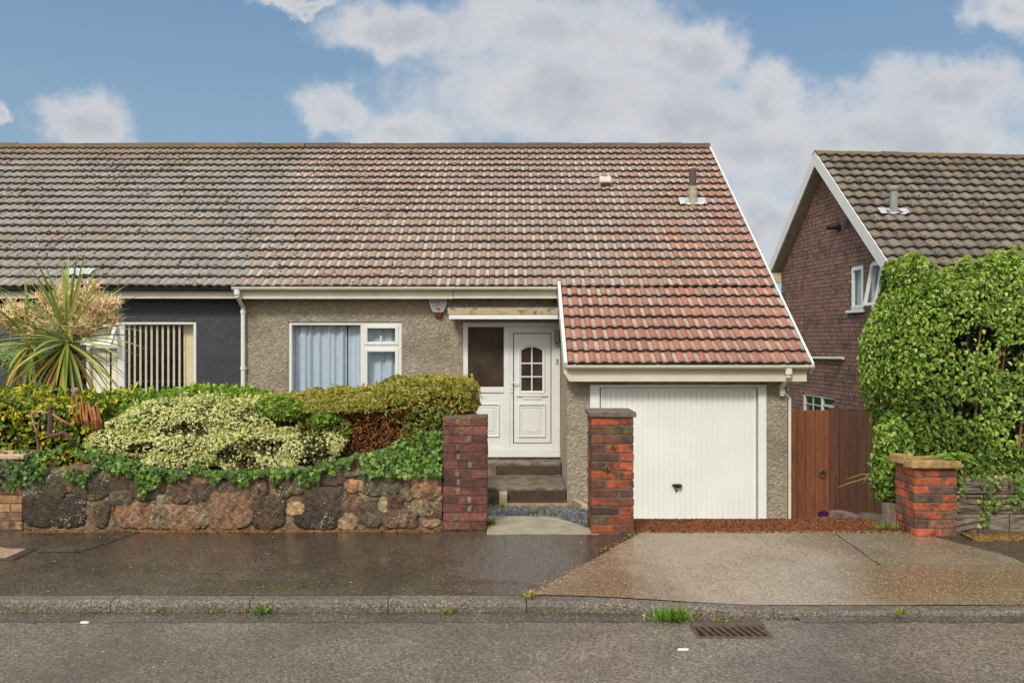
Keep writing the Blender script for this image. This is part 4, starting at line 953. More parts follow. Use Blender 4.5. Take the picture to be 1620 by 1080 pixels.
text('3', .11, (.705, YW - .022, 1.25), M['ink'], fr, 'house_number', ext=.003)
mb = MB(); mb.box(.655, .735, YW - .10, YW - .018, 1.56, 1.76); mb.box(.665, .755, YW - .07, YW - .02, 1.50, 1.555); mb.build('porch_lamp', basic('old_lamp', lin(150, 140, 112), .5, .15, 10), hb, bevel=.008)
# canopy over the door
cn = MB(); cn.box(-.955, .685, 12.34, YW - .003, 2.045, 2.095); can = cn.build('door_canopy', M['felt'], hb, bevel=.006)
mb = MB(); mb.box(-.965, .69, 12.31, 12.338, 1.975, 2.075); mb.box(-.965, -.94, 12.34, YW - .004, 1.975, 2.04); mb.build('canopy_fascia', M['fascia_old'], can, bevel=.004)
mb = MB(); mb.box(-.945, .69, 12.305, 12.338, 1.905, 1.968); mb.box(-.935, .69, 12.34, YW - .004, 1.93, 1.945); mb.build('canopy_trim', M['upvc'], can, bevel=.004)
# intruder alarm box
ax_, az_ = (692 - CX) / 102.5, EYE + (HY - 482) / 102.5
shp = [(-.138, .13), (-.135, .02), (-.105, -.075), (-.075, -.115), (.075, -.115), (.105, -.075), (.135, .02), (.138, .13)]
mb = MB(); mb.prism([(ax_ + a, az_ + b) for a, b in shp], YW - .06, YW - .001, 'y'); al = mb.build('alarm_box', M['upvc'], hb, bevel=.012, seg=2)
mb = MB(); mb.prism([(ax_ + a, az_ + b) for a, b in [(-.073, -.117), (-.048, -.19), (.048, -.19), (.073, -.117)]], YW - .058, YW - .001, 'y'); mb.build('strobe_lens', M['burgundy'], al, bevel=.006)
text('B SMITH', .062, (ax_, YW - .0615, az_ + .045), M['ink'], al, 'lettering')
text('SECURITY', .022, (ax_, YW - .0615, az_ + .003), basic('green_ink', lin(70, 120, 100), .6), al, 'lettering')
mb = MB()
for i, (q, m_) in enumerate([(-.022, 0), (0, 1), (.022, 2)]): mb.add([(ax_ + q - .007, YW - .0625, az_ - .035 - .010 * i), (ax_ + q + .007, YW - .0625, az_ - .035 - .010 * i), (ax_ + q + .015, YW - .0625, az_ - .075 - .008 * i), (ax_ + q + .001, YW - .0625, az_ - .075 - .008 * i)], [(0, 1, 2, 3)])
mb.build('emblem', M['red_ink'], al)
# garage door: frame, ribbed panel, handle
gd = MB(); gz = -1.5
gd.box(1.072, 1.205, YG - .02, YG + .12, gz, .983); gd.box(3.385, 3.495, YG - .02, YG + .12, gz, .983); gd.box(1.205, 3.385, YG - .015, YG + .12, .945, .983)
gf = gd.build('garage_frame', M['garage_white'], hb, bevel=.004)
mb = MB(); n = 29; xa, xb = 1.226, 3.360
vs = []; fs = []
prof = [(0, 0), (.76, 0), (.81, .014), (.95, .014)]
xs_ = [(xa + (xb - xa) * (i + p) / n, d) for i in range(n) for p, d in prof] + [(xb, 0)]
for x, d in xs_: vs += [(x, YG + .03 + d, gz), (x, YG + .03 + d, .932)]
for i in range(len(xs_) - 1): fs.append((2 * i, 2 * i + 2, 2 * i + 3, 2 * i + 1))
mb.add(vs, fs)
frame_xz(mb, xa - .004, xb + .004, gz, .936, YG + .018, YG + .055, .028, .028, .03, .03)
gdo = mb.build('garage_door', M['garage_white'], hb)
mb = MB(); hx, hz = (1071 - CX) / 114.9, EYE + (HY - 767) / 114.9
mb.add([(hx + .075 * math.cos(a) * (1 if s_ == 0 else .8), YG + (.028 if s_ == 0 else -.03), hz + (.018 if math.sin(a) > 0 else .035) * math.sin(a)) for s_ in (0, 1) for a in [2 * math.pi * i / 16 for i in range(16)]],
       [(i, (i + 1) % 16, 16 + (i + 1) % 16, 16 + i) for i in range(16)] + [tuple(range(16, 32))])
mb.build('garage_handle', M['black_plastic'], gdo)
mb = MB(); mb.tube([(hx - .005, YG + .03, hz - .075), (hx - .005, YG + .02, hz - .075)], .013, 10); mb.box(hx - .010, hx, YG + .02, YG + .028, hz - .105, hz - .085); mb.build('lock', M['ink'], gdo)
# roof vents of the bungalow
def roof_at(px, py, h=.02): return hit(px, py, rp(0, 0, h), nu)
b = roof_at(1096, 324)
mb = MB(); mb.tube([b - Vector((0, 0, .1)), b + Vector((0, 0, .33))], .075, 14); vp = mb.build('vent_pipe', M['cement'], rf)
mb = MB(); mb.tube([b + Vector((0, 0, .331)), b + Vector((0, 0, .64))], .066, 14); mb.build('pipe_extension', M['pipe_dark'], vp)
mb = MB()
fl = []
for i in range(13):
    x = -.24 + i * .04; q = b + Vector((x, 0, 0)); e = .012 * math.sin(i * 2.1) 
    fl.append(q + nu * (.05 + .012 * math.sin(i * 1.3)) - du * (.07 + e)); fl.append(q + nu * .065 + du * .16)
mb.add(fl, [(2 * i, 2 * i + 2, 2 * i + 3, 2 * i + 1) for i in range(12)]); mb.build('lead_flashing', M['lead'], vp)
b = roof_at(957, 293)
mb = MB(); c_ = [b + Vector((sx_ * .11, 0, 0)) + du * dd + nu * hh for sx_ in (-1, 1) for dd, hh in ((-.10, .02), (-.11, .13), (.06, .15), (.20, .03))]
mb.add(c_, [(0, 1, 2, 3), (4, 7, 6, 5), (1, 5, 6, 2), (2, 6, 7, 3), (0, 4, 5, 1)]); tv = mb.build('tile_vent', basic('vent_tile', lin(206, 182, 168), .6, .15, 12), rf, bevel=.01)
mb = MB(); q = [b + Vector((sx_ * .095, 0, 0)) + du * -.114 + nu * hh for sx_ in (-1, 1) for hh in (.03, .10)]; mb.add(q, [(0, 2, 3, 1)]); mb.build('vent_opening', M['pipe_dark'], tv)
# pale flashing patch low on the neighbour's roof
mb = MB(); b = roof_at(128, 434); n = 12
fl = []
for i in range(n + 1):
    q = b + Vector((-.20 + .40 * i / n, 0, 0)); fl += [q + nu * (.062 + .01 * math.sin(i * 1.7)) - du * (.10 + .03 * math.sin(i * 1.1)), q + nu * .055 + du * (.10 + .02 * math.sin(i * 2.3))]
mb.add(fl, [(2 * i, 2 * i + 2, 2 * i + 3, 2 * i + 1) for i in range(n)]); mb.build('lead_flashing', M['lead'], rl)

# ---------------------------------------------------------------- side gate and fence
def m_wood(name, c1, c2, cd):
    m, t = mat_new(name)
    st_ = t.vec('MULTIPLY', t.obj, (1.0, 1.0, 0.07)); gr_ = t.noise(st_, 38, 6, .65, .6); bg_ = t.noise(t.obj, 1.6, 5, .6)
    c = t.mix(t.ramp(gr_, .3, .7), c1, c2); c = t.mix(1.0, c, tint(t), 'MULTIPLY')
    c = t.mix(t.math('MULTIPLY', t.ramp(t.noise(t.vec('MULTIPLY', t.obj, (1, 1, .18)), 9, 6, .7), .52, .72), .75), c, cd)
    setp(t, 'Base Color', c); setp(t, 'Roughness', .6); setp(t, 'Normal', bump(t, gr_, .5, .004)); return m
WOOD = m_wood('stained_wood', lin(128, 78, 48), lin(100, 58, 37), lin(72, 46, 32)); WOODF = m_wood('weathered_wood', lin(96, 60, 42), lin(72, 45, 34), lin(48, 36, 28))
gt = thing('side_gate', 'brown stained plank gate with a ring handle beside the garage', 'gate', (4.1, 11.4, -1.2))
mb = MB(); x = 3.86
for wd in (.085, .135, .13, .12, .075):
    f = random.uniform(.85, 1.15); mb.box(x + .002, x + wd - .002, 11.40, 11.425, -1.45, .622 + random.uniform(-.003, .003), (f, f, f, 1)); x += wd
mb.build('planks', WOOD, gt, bevel=.003)
mb = MB(); hx, hz = (1301 - CX) / 114, EYE + (HY - 748) / 114
mb.tube([(hx + .042 * math.cos(a), 11.385, hz - .01 + .05 * math.sin(a)) for a in [2 * math.pi * i / 18 for i in range(19)]], .009, 7, None, False); mb.tube([(hx, 11.40, hz + .02), (hx, 11.388, hz + .02)], .03, 12)
mb.build('ring_handle', basic('ring_iron', lin(96, 84, 74), .4, .2, 30, metal=.6), gt)
fn = thing('plank_fence', 'weathered red-brown plank fence between the side gate and the big hedge', 'fence', (4.9, 11.42, -1.2))
mb = MB(); x = 4.415; ft = .625
while x < 6.6:
    wd = random.uniform(.10, .14); f = random.uniform(.65, 1.25); g2 = (f, f * random.uniform(1.0, 1.12), f, 1)
    if 4.86 < x < 5.02: g2 = (.85, 1.25, .9, 1)
    mb.box(x, x + wd - .004, 11.42 + random.uniform(0, .012), 11.45, -1.45, ft - (x - 4.4) * .01 + random.uniform(-.006, .004), g2); x += wd
mb.build('planks', WOODF, fn, bevel=.003)
mb = MB(); mb.box(4.40, 6.6, 11.415, 11.455, ft + .004, ft + .03, (1, 1, 1, 1)); mb.build('capping', WOODF, fn, bevel=.003)

# ---------------------------------------------------------------- brick house on the right
TH = math.radians(5.3); e1 = Vector((math.cos(TH), math.sin(TH), 0)); e2 = Vector((math.sin(TH), -math.cos(TH), 0))
HA = Vector((7.83, 21.2, 0)); HZ = 6.38; HT = .915
def G(a, d, z): return HA + e1 * a + e2 * d + Vector((0, 0, z))
gxf = lambda p: G(p[0], p[1], p[2])
rh = thing('brick_house', 'tall house with a tile-hung brown gable and white bargeboards on the right', 'house', G(0, 0, -2))
def m_tilehung():
    m, t = mat_new('hung_tiles')
    uv = t.n('ShaderNodeCombineXYZ', ins={0: t.vec('DOT_PRODUCT', t.obj, tuple(e2)), 1: t.n('ShaderNodeSeparateXYZ', ins={0: t.obj}).outputs[2], 2: 0.0}).outputs[0]
    br = t.n('ShaderNodeTexBrick', ins={'Vector': uv, 'Color1': lin(126, 94, 82), 'Color2': lin(92, 72, 66), 'Mortar': lin(40, 32, 29), 'Scale': 1.0, 'Mortar Size': .009, 'Mortar Smooth': .2, 'Bias': -.1, 'Brick Width': .165, 'Row Height': .105})
    big = t.noise(t.obj, .55, 6, .65, .3)
    c = t.mix(t.ramp(t.noise(uv, 8, 5, .7), .45, .62), br.outputs['Color'], t.mix(br.outputs['Fac'], lin(148, 106, 90), lin(40, 32, 29)))
    c = t.mix(t.math('MULTIPLY', t.ramp(t.noise(uv, 2.2, 6, .7), .48, .62), .65), c, lin(62, 50, 46))
    c = t.mix(t.math('MULTIPLY', t.ramp(big, .55, .68), .4), c, lin(140, 84, 64))
    fz = t.math('FRACT', t.math('DIVIDE', t.n('ShaderNodeSeparateXYZ', ins={0: t.obj}).outputs[2], .105))
    h = t.math('ADD', t.math('MULTIPLY', fz, -1.0), t.math('MULTIPLY', br.outputs['Fac'], -.6))
    setp(t, 'Base Color', c); setp(t, 'Roughness', .75); setp(t, 'Normal', bump(t, h, .8, .02)); return m
A0 = .28
def top_z(d): return HZ - HT * abs(d) - .16
wins = [(1.24, 1.86, 2.30, 3.37), (2.17, 2.79, 2.30, 3.40), (-1.36, .44, -.55, .13)]
mb = MB(gxf); ds = sorted({-2.75, 0.0, 4.55} | {w_[0] for w_ in wins} | {w_[1] for w_ in wins})
for a, b in zip(ds, ds[1:]):
    spans = [(-2.1, None)]
    hs = sorted([(w_[2], w_[3]) for w_ in wins if w_[0] <= a + 1e-6 and w_[1] >= b - 1e-6])
    z = -2.1
    for lo, hi in hs:
        mb.quad((A0, a, z), (A0, b, z), (A0, b, lo), (A0, a, lo)); z = hi
        mb.quad((A0, a, lo), (A0, b, lo), (A0 + .2, b, lo), (A0 + .2, a, lo)); mb.quad((A0, a, hi), (A0, b, hi), (A0 + .2, b, hi), (A0 + .2, a, hi))
        mb.quad((A0, a, lo), (A0 + .2, a, lo), (A0 + .2, a, hi), (A0, a, hi)) if a in [w_[0] for w_ in wins] else None
        mb.quad((A0, b, lo), (A0 + .2, b, lo), (A0 + .2, b, hi), (A0, b, hi)) if b in [w_[1] for w_ in wins] else None
    mb.quad((A0, a, z), (A0, b, z), (A0, b, top_z(b)), (A0, a, top_z(a)))
mb.quad((A0, -2.75, -2.1), (A0, -2.75, top_z(-2.75)), (14, -2.75, top_z(-2.75)), (14, -2.75, -2.1)); mb.quad((A0, 4.55, -2.1), (A0, 4.55, top_z(4.55)), (14, 4.55, top_z(4.55)), (14, 4.55, -2.1))
mb.quad((14, -2.75, -2.1), (14, 4.55, -2.1), (14, 4.55, 2), (14, -2.75, 3.6))
mb.build('wall', m_tilehung(), rh)
# roof slopes
upn = (e2 * -1 + Vector((0, 0, HT))).normalized(); nrn = (e2 * HT + Vector((0, 0, 1))).normalized()
SL = 4.75 * math.sqrt(1 + HT * HT)
PANT = [(0, 0), (.03, .004), (.07, .020), (.11, .040), (.15, .048), (.19, .040), (.23, .020), (.27, .004), (.30, 0)]
PBR = [lin(122, 112, 100), lin(112, 102, 92), lin(130, 119, 106), lin(106, 95, 86), lin(124, 108, 90)]
def col_right(x, t, r):
    p = r.choice(PBR); tp = sm(t, SL - 1.2, SL); p = mixc(p, lin(104, 84, 50), tp * .7)
    return tuple(c * .86 for c in p), tuple(c * .62 for c in p), lin(40, 33, 28)
rr = tile_roof('roof', M['roof_brown'], rh, .0, 13.5, 0, SL, .30, .33, PANT, col_right, G(0, 4.75, HZ - HT * 4.75), e1, upn, nrn, .070, 31)
mb = MB(gxf)
mb.prism([(0.02, HZ - .03), (4.74, HZ - HT * 4.74 - .03), (4.74, HZ - HT * 4.74 - .12), (0.02, HZ - .12)], .03, 13.5, 'x')
mb.prism([(-.02, HZ), (-3.05, HZ - HT * 3.05), (-3.05, HZ - HT * 3.05 - .12), (-.02, HZ - .12)], .03, 13.5, 'x'); mb.build('roof_deck', M['pipe_dark'], rh)
moss_clumps(rr, 5200, .05, 7, 0, SL - .1, .3, 7, G(0, 4.75, HZ - HT * 4.75), e1, upn, nrn, .33, .095)
mb = MB(gxf); x = -.02; r = random.Random(3)
while x < 13.4:
    dz = r.uniform(-.01, .01); mb.prism([(.14 * math.cos(a), HZ - .05 + dz + .14 * math.sin(a)) for a in [math.pi * i / 8 for i in range(9)]], x, x + .445, 'x', r.choice([lin(96, 82, 56), lin(84, 74, 62), lin(110, 90, 58)])); x += .45
mb.build('ridge_tiles', M['roof_brown'], rr)
WB = basic('bargeboard_paint', lin(222, 222, 218, .92), .45, .05, 3, dirt=lin(160, 156, 146), dscale=3, damt=.3)
mb = MB(gxf); bw_ = .36
mb.prism([(0.0, HZ + .04), (4.72, HZ + .04 - HT * 4.72), (4.72, HZ + .04 - HT * 4.72 - bw_), (0.0, HZ + .04 - bw_)], -.03, -.002, 'x'); mb.build('bargeboard', WB, rh)
mb = MB(gxf); mb.prism([(-.003, HZ + .04), (-.003, HZ + .04 - bw_), (-3.05, HZ + .04 - HT * 3.05 - bw_ * .9), (-3.05, HZ + .04 - HT * 3.05)], -.03, -.002, 'x'); mb.build('bargeboard', WB, rh)
SOF = basic('soffit_board', lin(150, 138, 122), .8, .15, 6)
mb = MB(gxf)
mb.prism([(0, HZ - .30), (4.7, HZ - .30 - HT * 4.7), (4.7, HZ - .32 - HT * 4.7), (0, HZ - .32)], .0, A0 - .004, 'x'); mb.prism([(-.004, HZ - .30), (-.004, HZ - .32), (-3.04, HZ - .32 - HT * 3.04), (-3.04, HZ - .30 - HT * 3.04)], .0, A0 - .004, 'x'); mb.build('soffit', SOF, rh)
mb = MB(gxf); ze = HZ - HT * 3.05; mb.box(.0, A0 + .05, -3.04, -2.77, ze - .34, ze - .05); mb.build('box_eave', basic('box_eave_paint', lin(196, 182, 152), .55, .1, 6), rh)
mb = MB(gxf); mb.box(-.05, 9, -3.16, -3.06, ze - .02, ze + .05); mb.build('gutter', M['black_plastic'], rh)
mb = MB(gxf); mb.tube([(.10, -3.0, ze - .35), (.12, -2.98, ze - .45), (.18, -2.80, ze - .62), (.18, -2.80, -2)], .045, 10); mb.build('downpipe', M['gutter'], rh)
def gwin(d0, d1, z0, z1, open_=0.0, bars=None, sill=True):
    mb = MB(gxf); a = A0 + .03
    def fxz(m_, p, q, lo, hi, w_, aa, ab):
        m_.box(aa, ab, p, p + w_, lo, hi); m_.box(aa, ab, q - w_, q, lo, hi); m_.box(aa, ab, p + w_, q - w_, hi - w_, hi); m_.box(aa, ab, p + w_, q - w_, lo, lo + w_)
    fxz(mb, d0, d1, z0, z1, .07, a, a + .07)
    if bars:
        for q in bars[0]: mb.box(a + .002, a + .06, q - .045, q + .045, z0 + .07, z1 - .07)
    fr_ = mb.build('window', M['upvc'], rh, bevel=.006)
    xf2 = gxf
    if open_:
        ca, sa = math.cos(open_), math.sin(open_)
        xf2 = lambda p: G(A0 - .01 - (z1 - .05 - p[2]) * sa + (p[0] - A0), p[1], z1 - .05 - (z1 - .05 - p[2]) * ca)
    s_ = MB(xf2); fxz(s_, d0 + .05, d1 - .05, z0 + .05, z1 - .05, .065, A0 + (.0 if open_ else .015), A0 + .06)
    if not bars: s_.build('sash', M['upvc'], fr_)
    g_ = MB(xf2); g_.quad((A0 + .04, d0 + .06, z0 + .06), (A0 + .04, d1 - .06, z0 + .06), (A0 + .04, d1 - .06, z1 - .06), (A0 + .04, d0 + .06, z1 - .06)); g_.build('pane', M['glass'], fr_)
    if not bars:
        g_ = MB(gxf); g_.quad((A0 + .17, d0, z0), (A0 + .17, d1, z0), (A0 + .17, d1, z1), (A0 + .17, d0, z1)); g_.build('net_curtain', M['curtain'], fr_)
    else:
        b_ = MB(gxf)
        for q in bars[1]: b_.box(a + .012, a + .045, d0 + .07, q, z1 - .25, z1 - .225) if False else None
        b_.box(a + .015, a + .04, d0 + .07, bars[0][0] - .045, z1 - .30, z1 - .275); b_.box(a + .013, a + .038, (d0 + bars[0][0]) / 2 - .014, (d0 + bars[0][0]) / 2 + .014, z0 + .07, z1 - .07); b_.box(a + .015, a + .04, bars[0][0] + .045, d1 - .07, z1 - .28, z1 - .22)
        b_.build('glazing_bars', M['upvc'], fr_)
        g_ = MB(gxf); g_.quad((A0 + .30, bars[0][0], z0), (A0 + .30, d1, z0), (A0 + .30, d1, z1 - .2), (A0 + .30, bars[0][0], z1 - .2)); g_.build('net_curtain', M['curtain'], fr_)
    if sill:
        s_ = MB(gxf); s_.box(A0 - .07, A0 + .09, d0 - .09, d1 + .06, z0 - .07, z0 - .003); s_.build('window_sill', M['upvc'], fr_, bevel=.006)
gwin(*wins[0]); gwin(*wins[1], open_=.20, sill=False); gwin(*wins[2], bars=([-.30], [.0]), sill=False)
mb = MB(gxf); mb.tube([(A0 - .06, -.71, 1.10), (A0 - .06, 1.02, 1.13)], .035, 10); mb.tube([(A0 - .06, 1.72, 1.14), (A0 - .06, 2.6, 1.15)], .035, 10); mb.build('waste_pipe', M['gutter'], rh)
q = (A0, .674, 4.385)
mb = MB(gxf); mb.tube([(A0 - .004, .70, 4.385), (A0 - .06, .70, 4.385)], .10, 14); mb.tube([(A0 - .06, .70, 4.385), (A0 - .34, .70, 4.37)], [.055, .05], 14); mb.build('boiler_flue', M['black_plastic'], rh)
mb = MB(gxf); mb.box(A0 - .03, A0 - .003, 1.0, 1.16, 4.33, 4.50); mb.build('air_vent', M['pipe_dark'], rh, bevel=.01)
b = hit(1414, 336, G(0, 0, HZ) + nrn * .06, nrn)
mb = MB(); mb.tube([b - Vector((0, 0, .1)), b + Vector((0, 0, .50))], .085, 14); mb.lathe([(.10, .50), (.125, .53), (.125, .59), (.08, .62)], b, 14); vp = mb.build('vent_pipe', basic('grey_pipe', lin(140, 142, 138), .7, .15, 12), rr)
mb = MB(); fl = []
for i in range(13):
    p = b + e1 * (-.36 + .06 * i); fl += [p - upn * (.10 + .03 * math.sin(i * 1.5)) + nrn * (.04 + .015 * math.sin(i * 1.3)), p + upn * .14 + nrn * .03]
mb.add(fl, [(2 * i, 2 * i + 2, 2 * i + 3, 2 * i + 1) for i in range(12)]); mb.build('lead_flashing', M['lead'], vp)
# aerial beyond the gap between the houses
ar = thing('tv_aerial', 'thin dark television aerial on a pole seen in the gap between the two houses', 'aerial', (9.6, 30, -2.1))
mb = MB(); p = at(1223, 435, 30); mb.tube([(p.x, 30, -2.1), (p.x, 30, p.z)], .03, 6); mb.build('pole', M['pipe_dark'], ar)
for py, l in ((445, .20), (458, .24), (432, .12)):
    mb = MB(); q = at(1223, py, 30); mb.tube([(p.x - l, 30, q.z), (p.x + l, 30, q.z)], .018, 6); mb.build('crossbar', M['pipe_dark'], ar)

# ---------------------------------------------------------------- plants
def unit(a): return a / np.maximum(np.linalg.norm(a, axis=-1, keepdims=True), 1e-9)
def leaves(name, P, N, L, W, cols, parent, mat, spread_=.6, up=.25, fold=.25, droop=.25, wts=None, edge=None, seed=0, hue=.18, down=False):
    """folded six-point leaves at P, facing roughly N; L, W leaf length and width"""
    r = np.random.default_rng(seed); n = len(P); P = np.asarray(P, float); N = np.asarray(N, float)
    nn = unit(N + r.normal(size=(n, 3)) * spread_ + np.array([0, 0, up]))
    t = r.normal(size=(n, 3)) + np.array([0, 0, -1.4 if down else 0.0]); t = unit(t - (t * nn).sum(1, keepdims=True) * nn); s = np.cross(nn, t)
    l = (L * r.uniform(.65, 1.25, n))[:, None]; w_ = (W * r.uniform(.7, 1.2, n))[:, None]; fo = w_ * fold
    b = P - t * l * .5
    pts = [b, b + t * l * .33 + s * w_ * .5 + nn * fo, b + t * l * .72 + s * w_ * .36 + nn * fo * .6, b + t * l - nn * l * droop, b + t * l * .72 - s * w_ * .36 + nn * fo * .6, b + t * l * .33 - s * w_ * .5 + nn * fo]
    V = np.stack(pts, 1).reshape(-1, 3); i = np.arange(n)[:, None] * 6
    F1 = i + np.array([[0, 1, 2, 3]]); F2 = i + np.array([[0, 3, 4, 5]]); Fq = np.stack([F1, F2], 1).reshape(-1, 4)
    ca = np.array([c[:3] for c in cols]); k_ = r.choice(len(cols), n, p=wts); c = ca[k_] * r.uniform(1 - hue, 1 + hue, (n, 1)); C = np.repeat(c, 2, 0)
    if edge is not None:   # pale-margined leaf: a smaller green centre just above the pale blade
        ec = np.array(edge[:3]); cen = (pts[0] + pts[3]) / 2
        V2 = np.stack([cen + (p - cen) * .46 + nn * .0012 for p in pts], 1).reshape(-1, 3)
        V = np.vstack([V, V2]); Fq = np.vstack([Fq, Fq + 6 * n]); c2 = ec * r.uniform(.6, 1.4, (n, 1)); C = np.vstack([C, np.repeat(c2, 2, 0)])
    return npmesh(name, V, [Fq], C, mat, parent)
IVY = np.array([(0, 0), (.30, -.12), (.52, .12), (.36, .30), (.40, .58), (.16, .56), (0, 1.0), (-.16, .56), (-.40, .58), (-.36, .30), (-.52, .12), (-.30, -.12)])
def ivy(name, P, N, S, cols, parent, seed=0, spread_=.45, up=.2):
    r = np.random.default_rng(seed); n = len(P); P = np.asarray(P, float); nn = unit(np.asarray(N, float) + r.normal(size=(n, 3)) * spread_ + np.array([0, 0, up]))
    t = r.normal(size=(n, 3)) * .6 + np.array([0, 0, -1.0]); t = unit(t - (t * nn).sum(1, keepdims=True) * nn); s = np.cross(nn, t); l = (S * r.uniform(.55, 1.25, n))[:, None, None]
    cup = np.array([0, .12, .2, .05, .15, .05, -.1, .05, .15, .05, .2, .12]) * .5
    V = P[:, None] + l * (s[:, None] * IVY[None, :, :1] + t[:, None] * IVY[None, :, 1:] + nn[:, None] * cup[None, :, None])
    V = np.concatenate([V, (P[:, None] + l * t[:, None] * .3)], 1).reshape(-1, 3); m = 13; i = np.arange(n)[:, None] * m
    Fq = np.concatenate([np.concatenate([i + 12, i + k_, i + (k_ + 1) % 12], 1)[:, None] for k_ in range(12)], 1).reshape(-1, 3)
    ca = np.array([c[:3] for c in cols]); c = ca[r.choice(len(cols), n)] * r.uniform(.75, 1.25, (n, 1))
    return npmesh(name, V, [Fq], np.repeat(c, 12, 0), M['leaf_gloss'], parent)
def sines(p, k, seed):
    r = np.random.default_rng(seed); o = 0
    for i in range(6):
        d = unit(r.normal(size=3)); o = o + np.sin(p @ d * k * r.uniform(.6, 1.7) + r.uniform(0, 6.28))
    return o / 2.5
def hedge_points(n, x0, x1, y0, y1, zb, ztop, faces, seed, depth=.12, lump=.05, k=9, rnd=.12):
    """points in a clipped hedge's skin; ztop(x) callable; faces weights for front/top/left/right"""
    r = np.random.default_rng(seed); P = []; N = []
    fk = r.choice(4, n, p=np.array(faces) / sum(faces)); x = r.uniform(x0, x1, n); y = r.uniform(y0, y1, n); zt = ztop(x); z = zb + (zt - zb) * r.random(n)
    Nn = np.zeros((n, 3))
    f = fk == 0; y[f] = y0; Nn[f] = (0, -1, .15)
    f = fk == 1; z[f] = zt[f]; Nn[f] = (0, -.25, 1)
    f = fk == 2; x[f] = x0; Nn[f] = (-1, -.15, .1)
    f = fk == 3; x[f] = x1; Nn[f] = (1, -.15, .1)
    # round the shoulders
    ez = np.clip((z - (zt - rnd)) / rnd, 0, 1); ey = np.clip(((y0 + rnd) - y) / rnd, 0, 1); ex = np.clip(np.maximum((x0 + rnd) - x, x - (x1 - rnd)) / rnd, 0, 1)
    cut = rnd * .32 * (ez * ey + ez * ex + ey * ex); sgn = np.where(x > (x0 + x1) / 2, 1, -1)
    p = np.stack([x - sgn * cut * ex, y + cut * ey, z - cut * ez], 1)
    Nn = Nn + np.stack([sgn * ex * .6, -ey * .6, ez * .6], 1) * (cut[:, None] > 0); Nn = unit(Nn)
    d = sines(p, k, seed + 1) * lump - depth * r.exponential(.5, n)
    return p + Nn * np.clip(d, -depth * 2.2, .12)[:, None], Nn
def core(name, x0, x1, y0, y1, zb, ztop, col, parent, nx_=30, inset=.12):
    """knotted mass of twigs inside a hedge: many short crossing twigs"""
    mb = MB(); r = random.Random(hash(name) % 1000 + int(x0 * 10))
    for i in range(nx_):
        x = r.uniform(x0 + inset, x1 - inset); y = r.uniform(y0 + inset, y1); zt = float(ztop(np.array([x]))[0]) - inset
        p = Vector((x, y, zb)); pts = [p]; q = p
        for k_ in range(5):
            q = Vector((q.x + r.uniform(-.09, .09), min(max(q.y + r.uniform(-.08, .08), y0 + inset * .7), y1), zb + (zt - zb) * (k_ + 1) / 5)); pts.append(q)
        mb.tube(pts, [.010, .009, .008, .006, .005, .003], 5, col)
        for k_ in range(6):
            a = random.choice(pts[1:]); e = a + Vector((r.uniform(-.16, .16), r.uniform(-.16, .05), r.uniform(-.06, .09))); e.y = max(e.y, y0 + .03); mb.tube([a, (a + e) / 2 + Vector((0, 0, .02)), e], [.005, .004, .002], 4, col, False)
    return mb.build(name, M['twig'], parent)
def inner(name, x0, x1, y0, y1, zb, ztop, ins, col, parent, seed):
    """shaded inner leaves that close the hedge's heart"""
    r = np.random.default_rng(seed); n = int(2600 * (x1 - x0)); x = r.uniform(x0 + ins, x1 - ins, n); zt = ztop(x) - ins; z = zb + (zt - zb) * r.random(n); y = y0 + ins + (y1 - y0 - ins) * r.random(n) ** 2
    return leaves(name, np.stack([x, y, z], 1), np.tile((0, -1, 0.2), (n, 1)), .07, .05, col, parent, M['leaf'], 1.0, .2, seed=seed)

# -- clipped small-leaved hedge at the right of the left garden
def zt_p(x): return np.interp(x, [-2.6, -2.2, -1.5, -1.0, -.6, -.32], [1.04, 1.07, 1.15, 1.22, 1.265, 1.25])
ph = thing('clipped_hedge', 'clipped small-leaved hedge, yellow-green on top and brown underneath, beside the dark brick pillar', 'hedge', (-1.4, 7.6, .4))
GP = [lin(176, 178, 82), lin(194, 188, 96), lin(146, 156, 70), lin(206, 184, 100), lin(118, 136, 58), lin(176, 130, 66)]
p, n_ = hedge_points(15000, -2.55, -.31, 7.14, 8.0, .98, zt_p, [1.15, 1.5, 0, .35], 41, .07, .040, 11, .16)
low = p[:, 2] < zt_p(p[:, 0]) - .15 - .16 * np.clip(-.9 - p[:, 0], 0, 1); keep = ~low | (RNG.random(len(p)) < .35); p, n_ = p[keep], n_[keep]
leaves('foliage', p, n_, .046, .0145, GP, ph, M['leaf'], .7, .55, .3, .2, [.26, .24, .2, .12, .1, .08], seed=42)
GB = [lin(136, 76, 42), lin(112, 60, 36), lin(160, 96, 50), lin(96, 62, 38), lin(178, 122, 60), lin(124, 112, 54)]
p, n_ = hedge_points(9000, -2.5, -.36, 7.20, 7.6, .48, lambda x: zt_p(x) - .12, [1.6, .1, 0, .4], 43, .10, .03, 12)
leaves('dead_foliage', p, n_, .042, .012, GB, ph, M['leaf_dry'], .9, .1, seed=44)
p, n_ = hedge_points(5200, -2.5, -.40, 7.16, 7.5, .45, lambda x: zt_p(x) - .20, [1, 0, 0, .1], 45, .06, .03, 10)
w_ = (sines(p, 7, 46) + (0.85 - p[:, 2]) * 3.2 + (p[:, 0] > -.75) * .5) > .15; p, n_ = p[w_], n_[w_]
leaves('low_shoots', p, n_, .042, .014, [lin(116, 138, 54), lin(146, 162, 72), lin(92, 116, 48), lin(176, 184, 104)], ph, M['leaf'], .8, .3, seed=47)
core('branches', -2.5, -.35, 7.16, 7.7, .40, zt_p, lin(88, 54, 36), ph, 110, .20)
